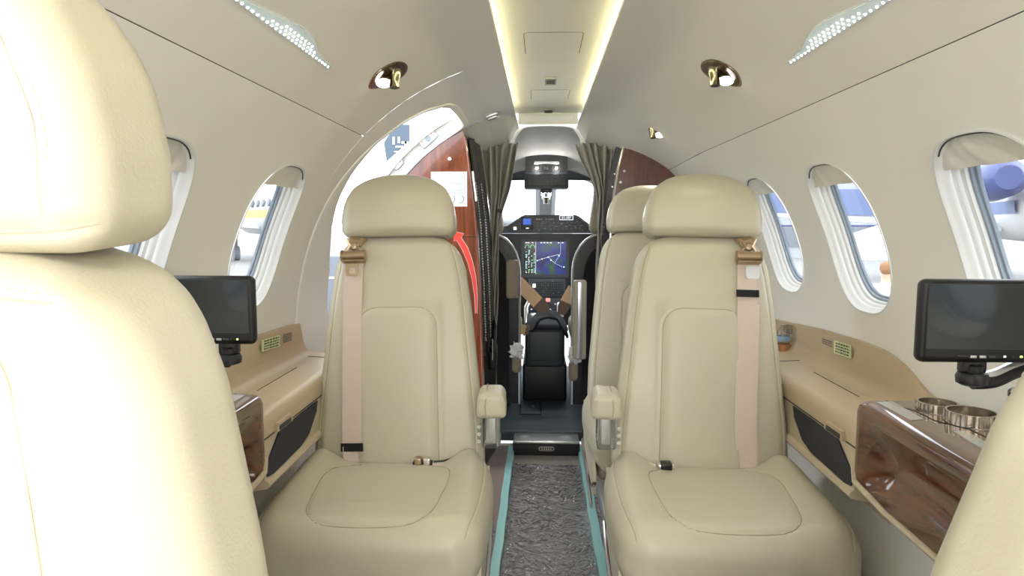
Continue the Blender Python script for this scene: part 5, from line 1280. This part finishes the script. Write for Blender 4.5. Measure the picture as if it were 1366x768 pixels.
# terminal with blue bands seen through the middle right window
root = thing('terminal_building', 'long pale building with blue bands seen through the middle right window', 'building', (22, 46, GZ)); inv = Matrix.Translation(root.location).inverted()
mb = MB(); mb.box((14.0, 46, GZ), (25.0, 56, 4.6)); bp(mb, 'wall', mat('pale_facade', (.40, .42, .46), .7), smooth=False)
for z0, z1, m in ((1.6, 3.3, SKYB), (-.5, .75, GREYO), (.85, .95, BLUEN)):
    mb = MB(); mb.box((14.0, 45.9, z0), (25.0, 46, z1)); bp(mb, 'band', m, smooth=False)
mb = MB(); mb.box((13.6, 45.5, 4.6), (25.4, 56.5, 4.8)); bp(mb, 'roof', WHITEX, smooth=False)
# white marquee
root = thing('marquee', 'white pointed tent on the apron beyond the middle right window', 'tent', (10.4, 21, GZ)); inv = Matrix.Translation(root.location).inverted()
mb = MB(); mb.add([(8.9, 20, .25), (12.0, 20, .25), (12.0, 23, .25), (8.9, 23, .25), (10.45, 21.5, 1.0), (8.9, 20, 0), (12.0, 20, 0), (12.0, 23, 0), (8.9, 23, 0)], [(0, 1, 4), (1, 2, 4), (2, 3, 4), (3, 0, 4), (0, 1, 6, 5), (1, 2, 7, 6), (2, 3, 8, 7), (3, 0, 5, 8)]); bp(mb, 'canopy', WHITEX, smooth=False)
for x in (8.95, 11.95):
    for y in (20.05, 22.95): mb = MB(); mb.tube([(x, y, GZ), (x, y, .2)], .05, 8); bp(mb, 'pole', GREYO)
# grey equipment cases left
for k, (x, y, z, sx, sz, lb) in enumerate(((-7.2, 16.5, GZ, 1.5, 1.0, 'lowest and widest grey case outside the left window'), (-5.4, 17.0, GZ, 1.2, 1.5, 'tallest grey case, nearest the open cabin door, outside the left window'), (-9.0, 17.2, GZ, 1.1, 1.3, 'grey case furthest left outside the left window'))):
    mb = MB(); mb.box((x-sx/2, y-.5, z), (x+sx/2, y+.5, z+sz), 0, .04); o = mb.build('equipment_case', GREYO); tag(o, lb, 'case', 'grey cases on the apron')
    mb = MB(); mb.box((x-sx/2-.02, y-.52, z+sz*.62), (x+sx/2+.02, y+.52, z+sz*.66)); mb.build('lid_band', STEEL, o)
# blue-grey banner outside the open door
root = thing('banner', 'blue-grey banner with white marks outside the open cabin door', 'banner', (-4.3, 8.7, GZ)); root.rotation_euler = (0, 0, 0); inv = Matrix.Translation(root.location).inverted()
cb = at_y(531, 195, 9.0)
mb = MB(); Q = [at_y(a, b, 9.0) for a, b in [(512, 190), (528, 166), (546, 166), (546, 188), (516, 214)]]; mb.prism([(float(p[0]), float(p[2])) for p in Q], FY, 9.0, 9.04); bp(mb, 'cloth', mat('slate_blue', (.10, .14, .19), .6), smooth=False)
mb = MB(); mb.tube([(float(Q[0][0])+.02, 9.06, GZ), (float(Q[0][0])+.02, 9.06, float(Q[1][2]))], .03, 8); bp(mb, 'mast', WHITE)
mb = MB()
for dx, dz, w_, h_ in ((-.07, .02, .03, .10), (-.03, -.02, .10, .025), (.0, .04, .03, .08), (.05, .03, .09, .03), (.09, -.01, .03, .07), (-.05, -.08, .13, .015)): mb.box((float(cb[0])+dx, 8.985, float(cb[2])+dz), (float(cb[0])+dx+w_, 8.995, float(cb[2])+dz+h_))
o = bp(mb, 'white_marks', WHITE, smooth=False); o['kind'] = 'stuff'
# person on the apron
def person(loc, rz, label):
    root = thing('person', label, 'person', loc); root.rotation_euler = (0, 0, rz)
    V = []; E_ = []; Rr = []
    def add(p, r, par_=None):
        V.append(p); Rr.append(r)
        if par_ is not None: E_.append((par_, len(V)-1))
        return len(V)-1
    pel = add((0, 0, .95), .15); wst = add((0, 0, 1.10), .135, pel); chs = add((0, 0, 1.32), .165, wst); nk = add((0, 0, 1.49), .06, chs); hd = add((0, .01, 1.57), .085, nk); hd2 = add((0, .01, 1.66), .09, hd); add((0, .0, 1.73), .06, hd2)
    for s in (-1, 1):
        h = add((s*.10, 0, .88), .10, pel); k = add((s*.12, .03, .48), .065, h); a = add((s*.12, -.01, .09), .042, k); t = add((s*.13, .14, .04), .035, a)
        sh = add((s*.19, 0, 1.41), .062, chs); el = add((s*.27, -.03, 1.13), .045, sh); wr_ = add((s*.24, .12, .93), .030, el); pm = add((s*.235, .15, .89), .034, wr_)
        for q in range(4): f1 = add((s*(.215+.015*q), .175+.004*q, .845), .011, pm); add((s*(.215+.015*q), .18, .80+.004*abs(q-1.5)), .009, f1)
        add((s*.20, .19, .87), .012, pm)
    me = bpy.data.meshes.new('body'); me.from_pydata(V, E_, []); o = bpy.data.objects.new('body', me); COL.objects.link(o); o.parent = root
    md = o.modifiers.new('skin', 'SKIN'); sv = me.skin_vertices[0].data
    for i, r_ in enumerate(Rr): sv[i].radius = (r_, r_*(.75 if i in (0, 1, 2) else 1)); sv[i].use_root = (i == 0)
    o.modifiers.new('smooth', 'SUBSURF').levels = 1; o.modifiers['smooth'].render_levels = 1
    def body_mat():
        m = mat('white_shirt_dark_trousers', (.8, .8, .8), .7); nt = m.node_tree; b = nt.nodes['Principled BSDF']; tc = nt.nodes.new('ShaderNodeTexCoord'); sp = nt.nodes.new('ShaderNodeSeparateXYZ'); r = nt.nodes.new('ShaderNodeValToRGB')
        mpn = nt.nodes.new('ShaderNodeMath'); mpn.operation = 'DIVIDE'; mpn.inputs[1].default_value = 2.0; r.color_ramp.interpolation = 'CONSTANT'
        r.color_ramp.elements[0].color = (.05, .05, .07, 1); e = r.color_ramp.elements.new(.47); e.color = (.82, .82, .84, 1); r.color_ramp.elements[-1].position = .745; r.color_ramp.elements[-1].color = (.62, .40, .30, 1)
        nt.links.new(tc.outputs['Object'], sp.inputs[0]); nt.links.new(sp.outputs['Z'], mpn.inputs[0]); nt.links.new(mpn.outputs[0], r.inputs[0]); nt.links.new(r.outputs[0], b.inputs['Base Color']); return m
    me.materials.append(body_mat())
    P, Fc = rbox(.088, .095, .095, .085, .015); P = P[:, :]+np.array([0, -.022, 1.685]); mesh('hair', P, Fc, mat('ginger_hair', (.30, .15, .07), .7), root, sharp=0)
    for nm, p, r_, m in (('nose', (0, .105, 1.635), .016, None), ('eye', (-.03, .088, 1.66), .011, DINK), ('eye', (.03, .088, 1.66), .011, DINK), ('mouth', (0, .092, 1.60), .008, BELTE)):
        mb = MB(); mb.lathe([(.0001, -r_), (r_*.7, -r_*.7), (r_, 0), (r_*.7, r_*.7), (.0001, r_)], Matrix.Translation(p), 8); mb.build(nm, m or mat('skin', (.62, .40, .30), .5), root)
person((4.80, 9.6, GZ), math.radians(-35), 'person in a white shirt with ginger hair standing outside the middle right window')
# tidy: the spare prototypes are all in use
for o in list(bpy.data.objects):
    if o.parent is None and o.type == 'EMPTY' and not o.children: bpy.data.objects.remove(o)
